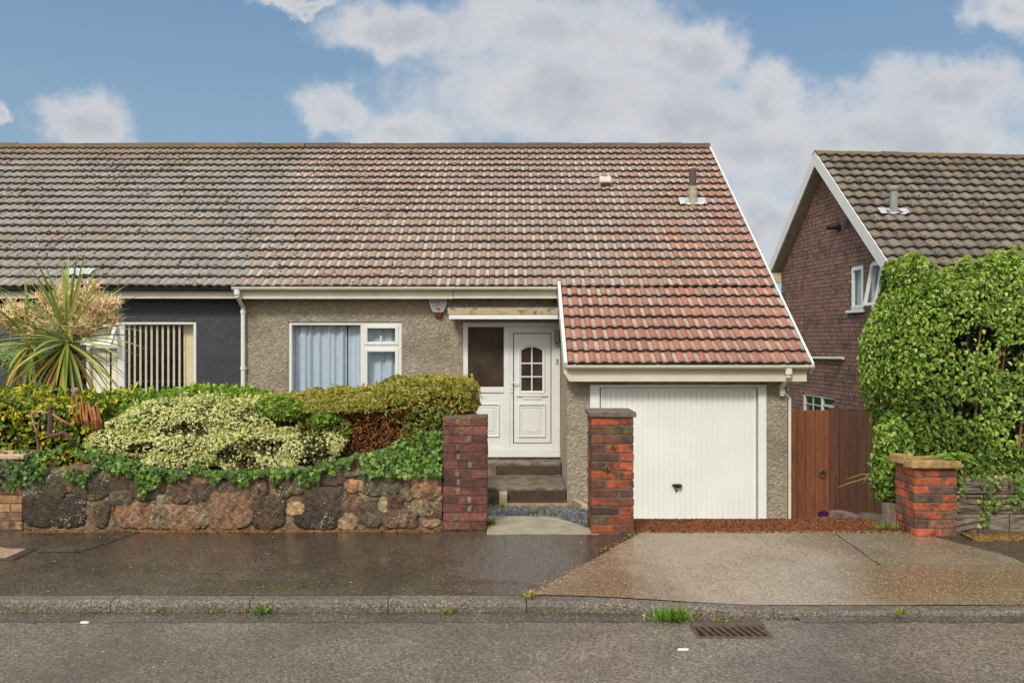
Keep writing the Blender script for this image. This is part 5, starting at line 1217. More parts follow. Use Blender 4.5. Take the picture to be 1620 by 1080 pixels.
p, n_ = hedge_points(3000, -2.5, -.40, 7.42, 7.8, .45, lambda x: zt_p(x) - .12, [1, 0, 0, .1], 48, .06, .03, 10)
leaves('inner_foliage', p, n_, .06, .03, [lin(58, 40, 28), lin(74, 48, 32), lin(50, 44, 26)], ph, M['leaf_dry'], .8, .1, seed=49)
# -- variegated euonymus spilling forward
def zt_v(x): return np.interp(x, [-3.75, -3.5, -3.3, -2.9, -2.4, -2.1, -1.8, -1.5], [.70, .82, 1.02, 1.10, 1.10, .98, .84, .74])
ve = thing('variegated_shrub', 'cream and green variegated shrub billowing over the rubble stone wall', 'shrub', (-2.7, 7.3, .4))
def blob_pts(n, ells, seed, depth, lump, k):
    """points in the skin of a union of ellipsoids"""
    r = np.random.default_rng(seed); ws = np.array([e[3] * e[5] for e in ells]); ws = ws / ws.sum(); out = []; nor = []
    for e, m_ in zip(ells, r.multinomial(n, ws)):
        d = unit(r.normal(size=(m_, 3))); d[:, 1] = -np.abs(d[:, 1]) * 1.0 + .25 * (r.random(m_) < .25)
        d = unit(d); s_ = 1 + sines(d * np.array(e[3:6]) + np.array(e[:3]), k, seed) * lump - depth * r.exponential(.5, m_)
        out.append(np.array(e[:3]) + d * np.array(e[3:6]) * s_[:, None]); nor.append(unit(d / np.array(e[3:6])))
    return np.vstack(out), np.vstack(nor)
EV = [(-3.02, 7.26, .86, .44, .24, .235), (-2.62, 7.27, .875, .50, .26, .235), (-2.22, 7.26, .84, .44, .27, .23), (-2.80, 7.14, .70, .58, .20, .185), (-2.25, 7.12, .67, .52, .20, .185), (-1.85, 7.14, .66, .38, .18, .16), (-1.64, 7.17, .71, .20, .13, .11), (-3.38, 7.15, .70, .30, .16, .14), (-3.45, 7.2, .84, .10, .1, .08), (-2.9, 7.03, .56, .32, .10, .09), (-2.15, 7.03, .55, .34, .11, .10)]
p, n_ = blob_pts(17500, EV, 51, .19, .085, 15)
g_ = sines(p, 9, 52) + sines(p, 23, 58) * .6; keep = (g_ > -.62) | (RNG.random(len(p)) < .14); p, n_ = p[keep], n_[keep]
for (cx_, cz_, rx_, rz_) in [(-2.86, .84, .20, .055), (-2.12, .70, .17, .06), (-2.45, .62, .10, .05), (-3.2, .68, .12, .05), (-1.95, .90, .12, .05)]:
    q_ = np.sqrt(((p[:, 0] - cx_) / rx_) ** 2 + ((p[:, 2] - cz_ - .1 * (p[:, 0] - cx_)) / rz_) ** 2) * (1 + .35 * sines(p, 21, 59)); keep = (q_ > 1) | (RNG.random(len(p)) < .12); p, n_ = p[keep], n_[keep]
leaves('foliage', p, n_, .030, .018, [lin(242, 240, 182), lin(248, 246, 206), lin(230, 230, 152), lin(214, 214, 122)], ve, M['leaf'], .65, .35, .2, .2, [.35, .25, .25, .15], edge=lin(126, 154, 66), seed=53)
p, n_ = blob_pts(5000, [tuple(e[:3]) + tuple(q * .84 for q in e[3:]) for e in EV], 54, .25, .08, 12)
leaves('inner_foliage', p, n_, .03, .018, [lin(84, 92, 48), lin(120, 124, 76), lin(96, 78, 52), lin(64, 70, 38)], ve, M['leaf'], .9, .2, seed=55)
p, n_ = blob_pts(1300, [(-1.98, 7.20, 1.0, .22, .16, .10), (-1.62, 7.22, .92, .18, .12, .09), (-3.25, 7.18, .92, .16, .12, .08)], 57, .3, .2, 12)
leaves('green_sprigs', p, n_, .046, .026, [lin(124, 160, 56), lin(150, 178, 70), lin(98, 132, 48)], ve, M['leaf'], .7, .4, seed=58)
core('branches', -3.3, -1.8, 7.12, 7.5, .45, lambda x: zt_v(x) - .05, lin(96, 74, 54), ve, 60, .08)
# -- green mixed shrub behind
def zt_g(x): return np.interp(x, [-3.6, -3.3, -3.0, -2.6, -2.2], [1.06, 1.10, 1.12, 1.13, 1.05])
gs = thing('green_shrub', 'bright green leafy shrub behind the variegated one, under the dark grey house window', 'shrub', (-3, 7.7, .4))
p, n_ = hedge_points(7500, -3.75, -2.1, 7.40, 8.1, .55, zt_g, [1.2, 1.2, .2, .2], 61, .08, .045, 9)
leaves('foliage', p, n_, .048, .030, [lin(124, 160, 54), lin(150, 180, 68), lin(102, 138, 48), lin(176, 192, 86), lin(196, 188, 96)], gs, M['leaf'], .7, .4, wts=[.28, .28, .24, .14, .06], seed=62)
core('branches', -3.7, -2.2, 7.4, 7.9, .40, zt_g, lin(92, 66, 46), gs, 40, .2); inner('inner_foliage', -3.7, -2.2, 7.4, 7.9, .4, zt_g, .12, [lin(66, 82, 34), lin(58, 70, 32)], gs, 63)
# -- yellow-green shrub at the left edge
def zt_y(x): return np.interp(x, [-5.2, -4.6, -4.3, -3.9, -3.6], [1.12, 1.12, 1.09, 1.07, 1.12])
ys = thing('golden_shrub', 'yellow-blotched glossy shrub at the left edge above the buff brick wall', 'shrub', (-4.3, 7.6, .4))
p, n_ = hedge_points(5200, -6.5, -3.55, 7.22, 8.0, .5, zt_y, [1.5, 1, 0, .2], 65, .10, .05, 8)
leaves('foliage', p, n_, .062, .034, [lin(172, 178, 58), lin(212, 200, 60), lin(104, 126, 52), lin(76, 98, 46), lin(226, 208, 72), lin(130, 150, 56)], ys, M['leaf_gloss'], .75, .3, wts=[.2, .14, .24, .18, .08, .16], seed=66)
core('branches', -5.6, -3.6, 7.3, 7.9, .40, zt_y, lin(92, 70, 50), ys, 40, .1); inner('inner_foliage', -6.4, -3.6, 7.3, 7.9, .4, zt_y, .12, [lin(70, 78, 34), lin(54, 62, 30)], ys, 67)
# -- ivy along the top of the stone wall
def ivy_pts(n, seed):
    r = np.random.default_rng(seed); out = []; nor = []
    for i in range(n):
        x = r.uniform(-4.25, -.60); py_low = np.interp(x * 187 + CX, [20, 40, 90, 200, 230, 330, 420, 470, 500, 560, 640, 700], [770, 765, 752, 745, 762, 742, 758, 748, 742, 738, 744, 742])
        zl = EYE + (HY - py_low) / 187 - .02 + .045 * math.sin(x * 9 + 1) + .05 * math.sin(x * 23) + .03 * math.sin(x * 51)
        zh = np.interp(x, [-4.2, -3.6, -3.1, -2.8, -1.8, -1.2, -.6], [.66, .70, .56, .50, .52, .66, .84]); t = r.random() ** 1.0
        z = zl + (zh - zl) * t; y = 6.925 - .03 * r.random() if z < .52 else 6.93 + (z - .52) * .75 - .05 * r.random(); out.append((x, y, z)); nor.append((0, -1, .35 if z > .5 else .05))
    return np.array(out), np.array(nor)
iv = thing('ivy', 'dark green ivy hanging over the top of the rubble stone wall', 'ivy', (-2.4, 6.95, .5))
p, n_ = ivy_pts(3600, 71); keep = (sines(p, 8, 73) + sines(p, 19, 75) * .7 - (p[:, 2] < .5) * .2 > -1.0); p, n_ = p[keep], n_[keep]
ivy('leaves', p, n_, .036, [lin(84, 118, 46), lin(104, 140, 54), lin(66, 96, 42), lin(130, 160, 66), lin(86, 108, 62)], iv, 72)
mb = MB(); r = random.Random(8)
for i in range(46):
    x = r.uniform(-4.2, -.62); pts = [Vector((x, 6.99, .60))]
    for k_ in range(4): pts.append(pts[-1] + Vector((r.uniform(-.06, .06), -.02 if k_ < 2 else 0, -.04)))
    mb.tube(pts, .003, 4, lin(92, 74, 50), False)
mb.build('stems', M['twig'], iv)
p = np.array([(RNG.uniform(-4.42, -4.0), 6.90 + RNG.uniform(-.03, .1), 0) for i in range(260)]); p[:, 2] = .40 + RNG.random(260) * .28 - (p[:, 0] < -4.2) * .06 * RNG.random(260)
ivl = ivy('leaves', p, np.tile((-.1, -1, .3), (260, 1)), .038, [lin(70, 100, 62), lin(56, 84, 50), lin(86, 116, 72)], iv, 74)
out = np.array([(x_, 6.93 + (z_ - .5) * .5 - RNG.random() * .05, z_) for x_, z_ in zip(RNG.uniform(-1.25, -.60, 620), .47 + .36 * RNG.random(620) ** 1.3) if z_ < .54 + .3 * sm(x_, -1.3, -.75) + .05 * math.sin(x_ * 31)])
ivy('leaves', out, np.tile((0, -1, .3), (len(out), 1)), .038, [lin(84, 120, 48), lin(108, 146, 56), lin(60, 90, 40), lin(124, 152, 66)], iv, 76)
def shoots(name, n, x0, x1, y0, y1, zt, L, W, cols, parent, seed, hh=.07):
    r = np.random.default_rng(seed); P_ = []; N_ = []
    for i in range(n):
        x = r.uniform(x0, x1); y = r.uniform(y0, y1); z = float(zt(np.array([x]))[0]) - .03; h = hh * r.uniform(.4, 1.3); lx, ly = r.normal() * .3, r.normal() * .25
        for k_ in range(7): t = (k_ + 1) / 7; P_.append((x + lx * h * t, y + ly * h * t, z + h * t)); a = r.uniform(0, 6.28); N_.append((math.cos(a), math.sin(a) - .4, .5))
    o = leaves(name, np.array(P_), np.array(N_), L, W, cols, parent, M['leaf'], .4, .3, seed=seed); o['kind'] = 'stuff'
shoots('young_shoots', 190, -2.5, -.34, 7.14, 7.9, zt_p, .032, .010, [lin(186, 184, 92), lin(206, 196, 110), lin(190, 150, 80)], ph, 301, .055)
shoots('young_shoots', 120, -3.7, -2.15, 7.42, 8.0, zt_g, .045, .028, [lin(150, 184, 70), lin(176, 196, 90), lin(124, 160, 56)], gs, 302, .08)
shoots('young_shoots', 90, -3.3, -1.9, 7.05, 7.35, lambda x: np.interp(x, [-3.4, -3.0, -2.6, -2.2, -1.8], [.98, 1.08, 1.10, 1.06, .86]), .030, .018, [lin(244, 242, 186), lin(222, 222, 140), lin(130, 156, 70)], ve, 305, .07)
shoots('young_shoots', 70, -5.2, -3.6, 7.25, 7.9, zt_y, .055, .03, [lin(212, 200, 60), lin(170, 180, 60), lin(120, 140, 54)], ys, 303, .08)
# -- cut woody stumps among the shrubs
mb = MB()
def br(pts, r0, r1, col): 
    pts = [at(*q) for q in pts]; mb.tube(pts, [r0 + (r1 - r0) * i / (len(pts) - 1) for i in range(len(pts))], 7, col)
br([(78, 686, 7.12), (80, 668, 7.12), (79, 652, 7.12), (80, 643, 7.12)], .024, .022, lin(88, 64, 54)); br([(80, 646, 7.11), (84, 642, 7.10), (87, 644, 7.1)], .014, .012, lin(88, 64, 54))
br([(76, 690, 7.10), (88, 688, 7.08), (100, 684, 7.08), (112, 694, 7.1), (118, 704, 7.15)], .020, .020, lin(92, 70, 56))
br([(52, 650, 7.12), (64, 651, 7.12), (78, 653, 7.13)], .007, .008, lin(176, 136, 104)); br([(83, 655, 7.12), (92, 661, 7.10), (104, 668, 7.12), (116, 674, 7.16)], .010, .008, lin(160, 118, 88)); br([(60, 655, 7.12), (50, 653, 7.1)], .006, .005, lin(170, 130, 96))
br([(49, 653, 7.1), (53, 668, 7.1), (57, 682, 7.12)], .008, .008, lin(168, 128, 98)); br([(62, 710, 7.15), (58, 690, 7.12), (62, 664, 7.12)], .014, .008, lin(120, 86, 64))
tagp(mb.build('cut_branches', M['twig']), 'bare sawn-off branches with a knobbly upright stump among the golden leaves', 'branches')
mb = MB()
for (x_, yb_, yt_, rr_) in [(113, 652, 622, .006), (119, 656, 626, .007), (125, 660, 634, .006), (130, 664, 629, .008), (136, 664, 640, .012), (142, 664, 634, .010), (147, 663, 642, .013), (152, 664, 638, .009), (156, 668, 648, .007)]:
    br([(x_ + 6, yb_ + 14, 7.22), (x_ + random.uniform(0, 5), yb_, 7.17), (x_ + random.uniform(-3, 3), yt_, 7.17)], rr_ * 1.1, rr_ * .9, random.choice([lin(176, 112, 70), lin(140, 88, 60), lin(190, 130, 88)]))
tagp(mb.build('cut_stump', M['twig']), 'clump of orange-brown cut stems left of the variegated shrub', 'stump')

# -- cabbage palm in the neighbour's garden
cp = thing('cabbage_palm', 'spiky cabbage palm with drooping sword leaves and pale faded flower heads', 'palm', (-5.0, 9.4, -.1))
def sword(V, Fq, C, c0, d, L, w0, droop, col, r, seg=8):
    d = Vector(d).normalized(); side = d.cross(Vector((0, 0, 1)));
    if side.length < .05: side = Vector((1, 0, 0))
    side.normalize(); up_ = side.cross(d).normalized(); b = len(V); tw = r.uniform(-.5, .5)
    s2 = side * math.cos(tw) + up_ * math.sin(tw); u2 = up_ * math.cos(tw) - side * math.sin(tw); p = Vector(c0); dd = d.copy()
    for i in range(seg + 1):
        t = i / seg; w_ = w0 * (.55 + 1.1 * t if t < .35 else .935 * (1 - ((t - .35) / .65) ** 1.8)) + .0015
        for q in (s2 * -w_ + u2 * w_ * .35, Vector((0, 0, 0)), s2 * w_ + u2 * w_ * .35): V.append(tuple(p + q))
        dd = (dd + Vector((0, 0, -droop / seg * (.4 + t)))).normalized(); p = p + dd * (L / seg)
    for i in range(seg):
        a = b + 3 * i; f = r.uniform(.92, 1.05) 
        for o_ in (0, 1): Fq.append((a + o_, a + o_ + 1, a + o_ + 4, a + o_ + 3)); C.append(tuple(c * f for c in col[:3]))
def crown(c0, n, seed, Lr=(.65, .95), name='leaf_crown', parent=cp, w0=.022):
    r = random.Random(seed); V, Fq, C = [], [], []
    for i in range(n):
        t = (i + .5) / n; el = math.radians(85 - 150 * t ** .9); az = i * 2.39996 + r.uniform(-.2, .2)
        d = (math.cos(az) * math.cos(el), math.sin(az) * math.cos(el), math.sin(el))
        col = r.choice([lin(142, 162, 70), lin(168, 184, 92), lin(118, 142, 62), lin(188, 194, 108), lin(158, 170, 98)])
        if t > .75 and r.random() < .3: col = r.choice([lin(196, 160, 62), lin(200, 138, 58)])
        sword(V, Fq, C, Vector(c0) + Vector(d) * .05 + Vector((0, 0, .05 - .10 * t)), d, r.uniform(*Lr), w0, .25 + .55 * max(0, math.cos(el)) * t + .15, col, r)
    return npmesh(name, V, [np.array(Fq)], C, M['leaf_gloss'], parent)
PC = at(106, 541, 9.4); PC2 = at(48, 545, 9.75)
crown(PC, 118, 5, (.72, 1.08), w0=.018); crown(PC2, 60, 6, (.5, .75))
r = random.Random(12); V, Fq, C = [], [], []
for i in range(60):
    az = r.uniform(0, 6.28); c0 = PC if i < 42 else PC2; d = (math.cos(az) * .45, math.sin(az) * .45, -1); sword(V, Fq, C, c0 + Vector((math.cos(az) * .07, math.sin(az) * .07, -.08 - r.random() * .3)), d, r.uniform(.45, .75), .014, .2, r.choice([lin(112, 84, 56), lin(140, 108, 70), lin(88, 62, 44), lin(170, 128, 84)]), r)
npmesh('dead_leaves', V, [np.array(Fq)], C, M['leaf_dry'], cp)
mb = MB(); mb.tube([PC + Vector((.04, .1, -2.0)), PC + Vector((.02, .05, -1)), PC], [.10, .085, .06], 10); mb.tube([PC + Vector((0, .1, -1.3)), PC2 + Vector((.02, 0, -.6)), PC2], [.07, .06, .05], 10); mb.build('trunk', M['bark'], cp)
def panicle(c0, tip, seed, spread2, nb, n2):
    """faded flower head: arching stalk, side branches, many short knobbly spikes"""
    r = random.Random(seed); c0, tip = Vector(c0), Vector(tip); mb = MB(); ax = tip - c0
    mb.tube([c0, c0 + ax * .5 + Vector((0, 0, .06)), tip], [.012, .009, .004], 5, lin(170, 132, 84), False)
    for i in range(nb):
        t = .25 + .75 * r.random(); a = c0 + ax * t + Vector((0, 0, .05 * math.sin(t * 3.1))); d = Vector((r.gauss(0, 1), r.gauss(0, .8), r.gauss(.35, .7))).normalized(); L = spread2 * r.uniform(.5, 1.1) * (1.1 - .4 * t)
        e = a + d * L; mb.tube([a, (a + e) / 2 + Vector((0, 0, -.01)), e], [.005, .004, .002], 4, lin(176, 138, 92), False)
        for k_ in range(n2):
            s_ = .15 + .85 * r.random(); b = a + (e - a) * s_; dd = Vector((r.gauss(0, 1), r.gauss(0, 1), r.gauss(.35, .8))).normalized(); l = r.uniform(.06, .125)
            m_ = b + dd * l * .5 + Vector((0, 0, -.006)); q = b + dd * l + Vector((0, 0, .012))
            mb.tube([b, m_, q], [.0036, .0050, .0026], 4, r.choice([lin(232, 208, 160), lin(244, 226, 182), lin(216, 182, 136), lin(248, 234, 194), lin(196, 158, 122)]), False)
    return mb.build('flower_head', M['plain'], cp)
for i, (a, b, s_, nb, n2) in enumerate([(PC, (78, 478, 9.5), .20, 26, 16), (PC, (125, 470, 9.6), .24, 30, 17), (PC, (163, 485, 9.5), .22, 30, 17), (PC, (150, 455, 9.8), .20, 22, 15), (PC, (100, 455, 9.8), .18, 22, 14), (PC2, (25, 490, 9.7), .22, 28, 16), (PC2, (5, 505, 9.8), .2, 22, 15), (PC2, (50, 495, 9.6), .16, 16, 14), (PC, (180, 510, 9.6), .15, 18, 14), (PC, (140, 500, 9.55), .17, 20, 15), (PC, (185, 480, 9.7), .18, 20, 15)]):
    panicle(a, at(*b), 100 + i, s_ * 1.25, int(nb * 1.15), int(n2 * 1.25))
# smaller plants in front of the grey house
sk = thing('spiky_plant', 'small spiky-leaved plant poking above the hedge under the dark grey wall', 'plant', at(322, 632, 8.6))
V, Fq, C = [], [], []; r = random.Random(9); c0 = at(322, 634, 8.6)
for i in range(30):
    az = i * 2.4; el = math.radians(r.uniform(25, 80)); d = (math.cos(az) * math.cos(el), math.sin(az) * math.cos(el), math.sin(el)); sword(V, Fq, C, c0, d, r.uniform(.16, .27), .006, .2, r.choice([lin(96, 112, 62), lin(130, 140, 90), lin(80, 96, 56)]), r, 5)
npmesh('leaves', V, [np.array(Fq)], C, M['leaf'], sk)
mb = MB(); mb.tube([c0 + Vector((0, 0, -1.1)), c0], [.03, .025], 7, lin(90, 70, 50)); mb.build('stem', M['twig'], sk)
vp_ = thing('pale_shrub', 'pale variegated shrub against the dark wall behind the cabbage palm', 'shrub', at(30, 620, 11.6))
p, n_ = blob_pts(900, [(at(30, 567, 11.6).x, 11.6, at(30, 567, 11.6).z, .24, .2, .17)], 81, .3, .2, 12)
leaves('foliage', p, n_, .06, .035, [lin(170, 196, 150), lin(126, 164, 110), lin(200, 214, 180)], vp_, M['leaf'], .6, .3, edge=lin(80, 130, 70), seed=82)
mb = MB(); q = at(30, 567, 11.6); mb.tube([q + Vector((0, 0, -1.5)), q], [.03, .015], 7, lin(90, 72, 50)); mb.build('stem', M['twig'], vp_)
dk = thing('climbing_shrub', 'dark green leafy climber around the trunk of the cabbage palm', 'shrub', (PC.x - .15, 9.6, 0))
p, n_ = blob_pts(1300, [(PC.x - .12, 9.55, 1.1, .26, .16, .42)], 84, .3, .2, 10)
leaves('foliage', p, n_, .05, .035, [lin(58, 78, 42), lin(44, 60, 34), lin(72, 92, 48)], dk, M['leaf_gloss'], .7, .3, seed=85)
def bloom(name, c0, rad, cols, label, n=26, stem=.25):
    t_ = thing(name, label, 'flower', c0); p = unit(np.random.default_rng(int(c0[0] * 100) % 97 + 3).normal(size=(n, 3))); p[:, 2] = abs(p[:, 2]) * .7; leaves('petals', np.array(c0) + p * rad * .6, p, rad * .9, rad * .6, cols, t_, M['petal'], .3, .1, seed=3)
    mb = MB(); mb.tube([Vector(c0) + Vector((.01, .02, -stem)), Vector(c0)], [.004, .003], 5, lin(80, 100, 50)); mb.build('stem', M['twig'], t_)
bloom('rose', at(118, 618, 7.45), .042, [lin(226, 190, 200), lin(214, 170, 186)], 'single pale pink rose head above the green shrub')
bloom('purple_flower', at(1303, 815, 9.1), .075, [lin(104, 18, 84), lin(80, 12, 66)], 'deep purple flower at the end of the stepped stone blocks', 34)
bloom('pink_flower', at(1349, 821, 8.35), .07, [lin(228, 168, 204), lin(214, 140, 190)], 'pale pink flowers between the stepped stone blocks', 34)

# -- the big hedge on the right
def zt_b(x): return np.interp(x, [3.1, 3.25, 3.5, 4.2, 4.6, 5.2, 6.2, 9], [1.95, 2.02, 2.14, 2.26, 2.36, 2.42, 2.45, 2.45])
bh = thing('big_hedge', 'tall glossy green broad-leaved hedge with bare stems showing, above the grey block wall', 'hedge', (4.5, 7.8, .3))
BG = [lin(128, 158, 58), lin(150, 178, 74), lin(106, 138, 54), lin(170, 190, 94), lin(82, 112, 48), lin(190, 202, 120)]
HX0 = 3.40
p, n_ = hedge_points(36000, HX0, 8.0, 7.16, 8.05, .44, zt_b, [3.2, 1.1, 1.1, 0], 91, .10, .038, 6, .20)
hx_ = np.interp(p[:, 2], [.4, .8, 1.2, 1.6, 2.1], [.18, .10, .0, .0, .20]); p[:, 0] += hx_ * np.clip(1 - (p[:, 0] - HX0) / .8, 0, 1)
pxs = CX + F * p[:, 0] / p[:, 1]; pys = HY - F * (p[:, 2] - EYE) / p[:, 1]      # bare hollows where the stems show
hol = np.zeros(len(p))
wob = 1 + .3 * sines(p, 9, 95)
for (cx, cy, rx, ry) in [(4.75, 1.50, .42, .26), (4.05, 1.62, .20, .14), (4.35, 1.42, .16, .18), (5.4, 1.5, .5, .25), (3.95, 1.0, .22, .08), (4.55, .78, .30, .13), (5.2, .85, .3, .12)]:
    hol = np.maximum(hol, 1 - np.sqrt(((p[:, 0] - cx) / rx) ** 2 + ((p[:, 2] - cy) / ry) ** 2) * wob)
keep = (RNG.random(len(p)) > np.clip(hol * 2.6, 0, .93)) | (p[:, 1] > 7.75); p, n_ = p[keep], n_[keep]
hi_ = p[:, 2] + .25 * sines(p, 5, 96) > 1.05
leaves('foliage', p[hi_], n_[hi_], .048, .031, BG, bh, M['leaf_gloss'], .55, .35, .22, .25, [.26, .24, .2, .14, .1, .06], seed=92, down=True)
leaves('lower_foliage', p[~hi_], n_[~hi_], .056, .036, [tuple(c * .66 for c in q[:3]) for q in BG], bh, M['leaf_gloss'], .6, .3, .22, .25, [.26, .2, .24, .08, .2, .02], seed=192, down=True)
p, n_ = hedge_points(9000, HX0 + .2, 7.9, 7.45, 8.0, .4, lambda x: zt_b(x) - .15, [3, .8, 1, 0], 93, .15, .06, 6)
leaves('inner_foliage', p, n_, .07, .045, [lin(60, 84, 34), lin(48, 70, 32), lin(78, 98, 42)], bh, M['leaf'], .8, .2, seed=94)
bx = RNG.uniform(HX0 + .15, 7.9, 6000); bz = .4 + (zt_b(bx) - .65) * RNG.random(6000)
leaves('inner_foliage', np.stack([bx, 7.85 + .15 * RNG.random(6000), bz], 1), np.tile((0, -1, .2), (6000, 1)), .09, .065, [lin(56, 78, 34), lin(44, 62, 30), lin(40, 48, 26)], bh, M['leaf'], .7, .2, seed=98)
mb = MB(); r = random.Random(4)
for i in range(34):
    x = 3.85 + i * .105 + r.uniform(-.04, .04); y = r.uniform(7.27, 7.5); pts = [Vector((x, y + .05, .3))]
    for k_ in range(6): pts.append(Vector((pts[-1].x + r.uniform(-.04, .05), y + r.uniform(-.03, .03), .3 + (k_ + 1) * .28)))
    mb.tube(pts, [.017, .015, .013, .012, .010, .008, .004], 6, r.choice([lin(132, 100, 72), lin(112, 82, 58), lin(146, 112, 80)]))
    for k_ in range(7):
        a = r.choice(pts[2:]); e = a + Vector((r.uniform(-.18, .18), r.uniform(-.12, .06), r.uniform(.03, .22))); mb.tube([a, e], [.006, .003], 4, lin(122, 92, 66), False)
mb.build('stems', M['twig'], bh)
p, n_ = blob_pts(1500, [(3.44, 7.42, .52, .20, .2, .46)], 99, .3, .15, 9)
leaves('low_foliage', p, n_, .066, .042, BG, bh, M['leaf_gloss'], .55, .35, .22, .25, [.26, .24, .2, .12, .16, .02], seed=100, down=True)
# sprays above the clipped top
p = []; n2 = []
for (px, py) in [(1524, 410), (1532, 404), (1519, 418), (1530, 414), (1490, 424), (1578, 412), (1600, 402), (1612, 396), (1450, 428), (1586, 406), (1616, 404), (1527, 420)]:
    for k_ in range(7): q = at(px + random.uniform(-7, 7), py + random.uniform(-6, 8), 7.5); p.append(tuple(q)); n2.append((0, -1, .5))
leaves('young_shoots', p, n2, .055, .034, [lin(164, 186, 84), lin(146, 170, 70), lin(178, 190, 100)], bh, M['leaf'], .7, .4, seed=97)['kind'] = 'stuff'
shoots('young_shoots', 110, 3.7, 6.5, 7.2, 8.0, zt_b, .055, .034, [lin(150, 178, 74), lin(176, 194, 96), lin(126, 156, 62)], bh, 304, .10)
# fern and ivy on the short pillar, ivy trailing over the grey block wall
fe = thing('fern', 'bright green fern fronds growing over the cap of the short orange pillar', 'fern', at(1500, 725, 6.9))
V, Fq, C = [], [], []; r = random.Random(15); P_ = []; N_2 = []
for i in range(13):
    c0 = at(1500 + r.uniform(-14, 14), 722 + r.uniform(-5, 6), 6.86); az = r.uniform(-.4, 3.5) * -1; d = Vector((math.cos(az), math.sin(az) * .8, .35)).normalized(); q = c0.copy(); L = r.uniform(.12, .2)
    for k_ in range(11):
        t = k_ / 10; q = q + d * L / 10; d = (d + Vector((0, 0, -.11))).normalized(); sd_ = d.cross(Vector((0, 0, 1))).normalized()
        for sg in (-1, 1): sword(V, Fq, C, q, sd_ * sg + d * .3, .05 * math.sin(math.pi * (.15 + .8 * t)), .0055, .3, r.choice([lin(140, 176, 70), lin(120, 160, 60), lin(160, 190, 90)]), r, 3)
npmesh('fronds', V, [np.array(Fq)], C, M['leaf'], fe)
iv2 = thing('ivy', 'ivy trailing from the big hedge down the face of the grey block wall', 'ivy', (4.2, 6.9, .4))
out = []
for i in range(480): x = RNG.uniform(3.6, 5.6); out.append((x, 6.86 + RNG.random() * .25, .40 + .10 * RNG.random() ** 2 + .03 * math.sin(x * 9)))
for (x0, zb) in [(3.98, .03), (4.02, .16), (4.24, .18), (4.28, .28), (4.5, .3), (3.72, .3)]:
    for k_ in range(34): z = zb + (.44 - zb) * RNG.random(); out.append((x0 + RNG.normal() * .035, 6.865 + RNG.random() * .02, z))
ivy('leaves', np.array(out), np.tile((0, -1, .3), (len(out), 1)), .036, [lin(88, 122, 50), lin(110, 140, 60), lin(66, 96, 44), lin(150, 168, 80)], iv2, 77)
mb = MB()
for (x0, zb) in [(4.0, .05), (4.25, .2), (4.10, .2)]: mb.tube([(x0, 6.95, .46), (x0 + .01, 6.875, .40), (x0 - .01, 6.872, zb)], .005, 5, lin(110, 92, 56), False)
mb.build('stems', M['twig'], iv2)
out = np.array([(RNG.uniform(3.56, 3.75), 6.74 + RNG.random() * .2, RNG.uniform(.36, .60)) for i in range(90)])
ivy('leaves', out, np.tile((.1, -1, .3), (90, 1)), .036, [lin(110, 146, 56), lin(84, 116, 48)], iv2, 78)
gb = thing('dry_grass', 'thin arching straw-coloured grass stems in front of the plank fence', 'grass stems', at(1385, 790, 8.4))
mb = MB()
for (pts) in [[(1395, 770, 8.3), (1388, 757, 8.3), (1370, 756, 8.35), (1345, 763, 8.4), (1325, 771, 8.4)], [(1392, 765, 8.3), (1378, 749, 8.3), (1362, 750, 8.35), (1340, 757, 8.4)], [(1386, 760, 8.3), (1372, 751, 8.3), (1366, 764, 8.3)]]: mb.tube([at(*q) for q in pts], [.003] * (len(pts) - 1) + [.0015], 4, lin(190, 166, 96), False)
mb.build('stems', M['plain'], gb)

# -- weeds, moss and litter along the kerb and wall
def tuft(name, c0, n, L, cols, label, group=None, seed=1, cat='weed', spread2=1.0, w0=.003):
    r = random.Random(seed); V, Fq, C = [], [], []
    for i in range(n):
        az = r.uniform(0, 6.28); el = math.radians(r.uniform(18, 80)); d = (math.cos(az) * math.cos(el), math.sin(az) * math.cos(el), math.sin(el)); b = Vector(c0) + Vector((r.gauss(0, .03) * spread2, r.gauss(0, .012), 0)); sword(V, Fq, C, b, d, L * r.uniform(.5, 1.2), w0, .5, r.choice(cols), r, 4)
    return tagp(npmesh(name, V, [np.array(Fq)], C, M['leaf']), label, cat, group)
GW = [lin(96, 142, 44), lin(120, 160, 56), lin(84, 120, 40), lin(150, 170, 80)]
GD = [lin(140, 136, 60), lin(112, 116, 52), lin(160, 150, 80)]
def onroad(px, py): return hit(px, py, (0, 0, ROADZ + .004), (0, 0, 1))
tuft('grass_tuft', onroad(1066, 980), 230, .085, GW, 'bright green grass tuft in the gutter touching the drain grate', None, 3, 'grass tuft', 1.9, .0028)
tuft('grass_tuft', onroad(414, 970), 60, .055, GW, 'small vivid green grass tuft at the kerb below the rubble wall', None, 4, 'grass tuft', .7)
KW = 'small faded weed growing at the foot of the kerb'
for i, (px, py, n, L) in enumerate([(28, 966, 26, .03), (160, 965, 26, .035), (216, 963, 24, .05), (255, 967, 18, .03), (335, 968, 22, .03), (385, 968, 18, .03), (705, 969, 24, .045), (862, 971, 10, .03), (1140, 985, 22, .035)]):
    tuft('kerb_weed', onroad(px, py), n, L, GD, KW, 'faded weeds along the kerb foot', 20 + i, 'weed', .9)
tuft('kerb_joint_weed', onroad(608, 962), 34, .075, [lin(110, 130, 56), lin(170, 150, 70)], 'upright weed growing in the kerb joint in the middle of the long kerb', None, 40, 'weed', .35)
tuft('kerb_joint_weed', hit(838, 943, (0, 0, -.015), (0, 0, 1)), 60, .045, [lin(190, 176, 84), lin(160, 150, 64)], 'yellowish weed at the corner where the concrete apron meets the kerb', None, 41, 'weed', .6)
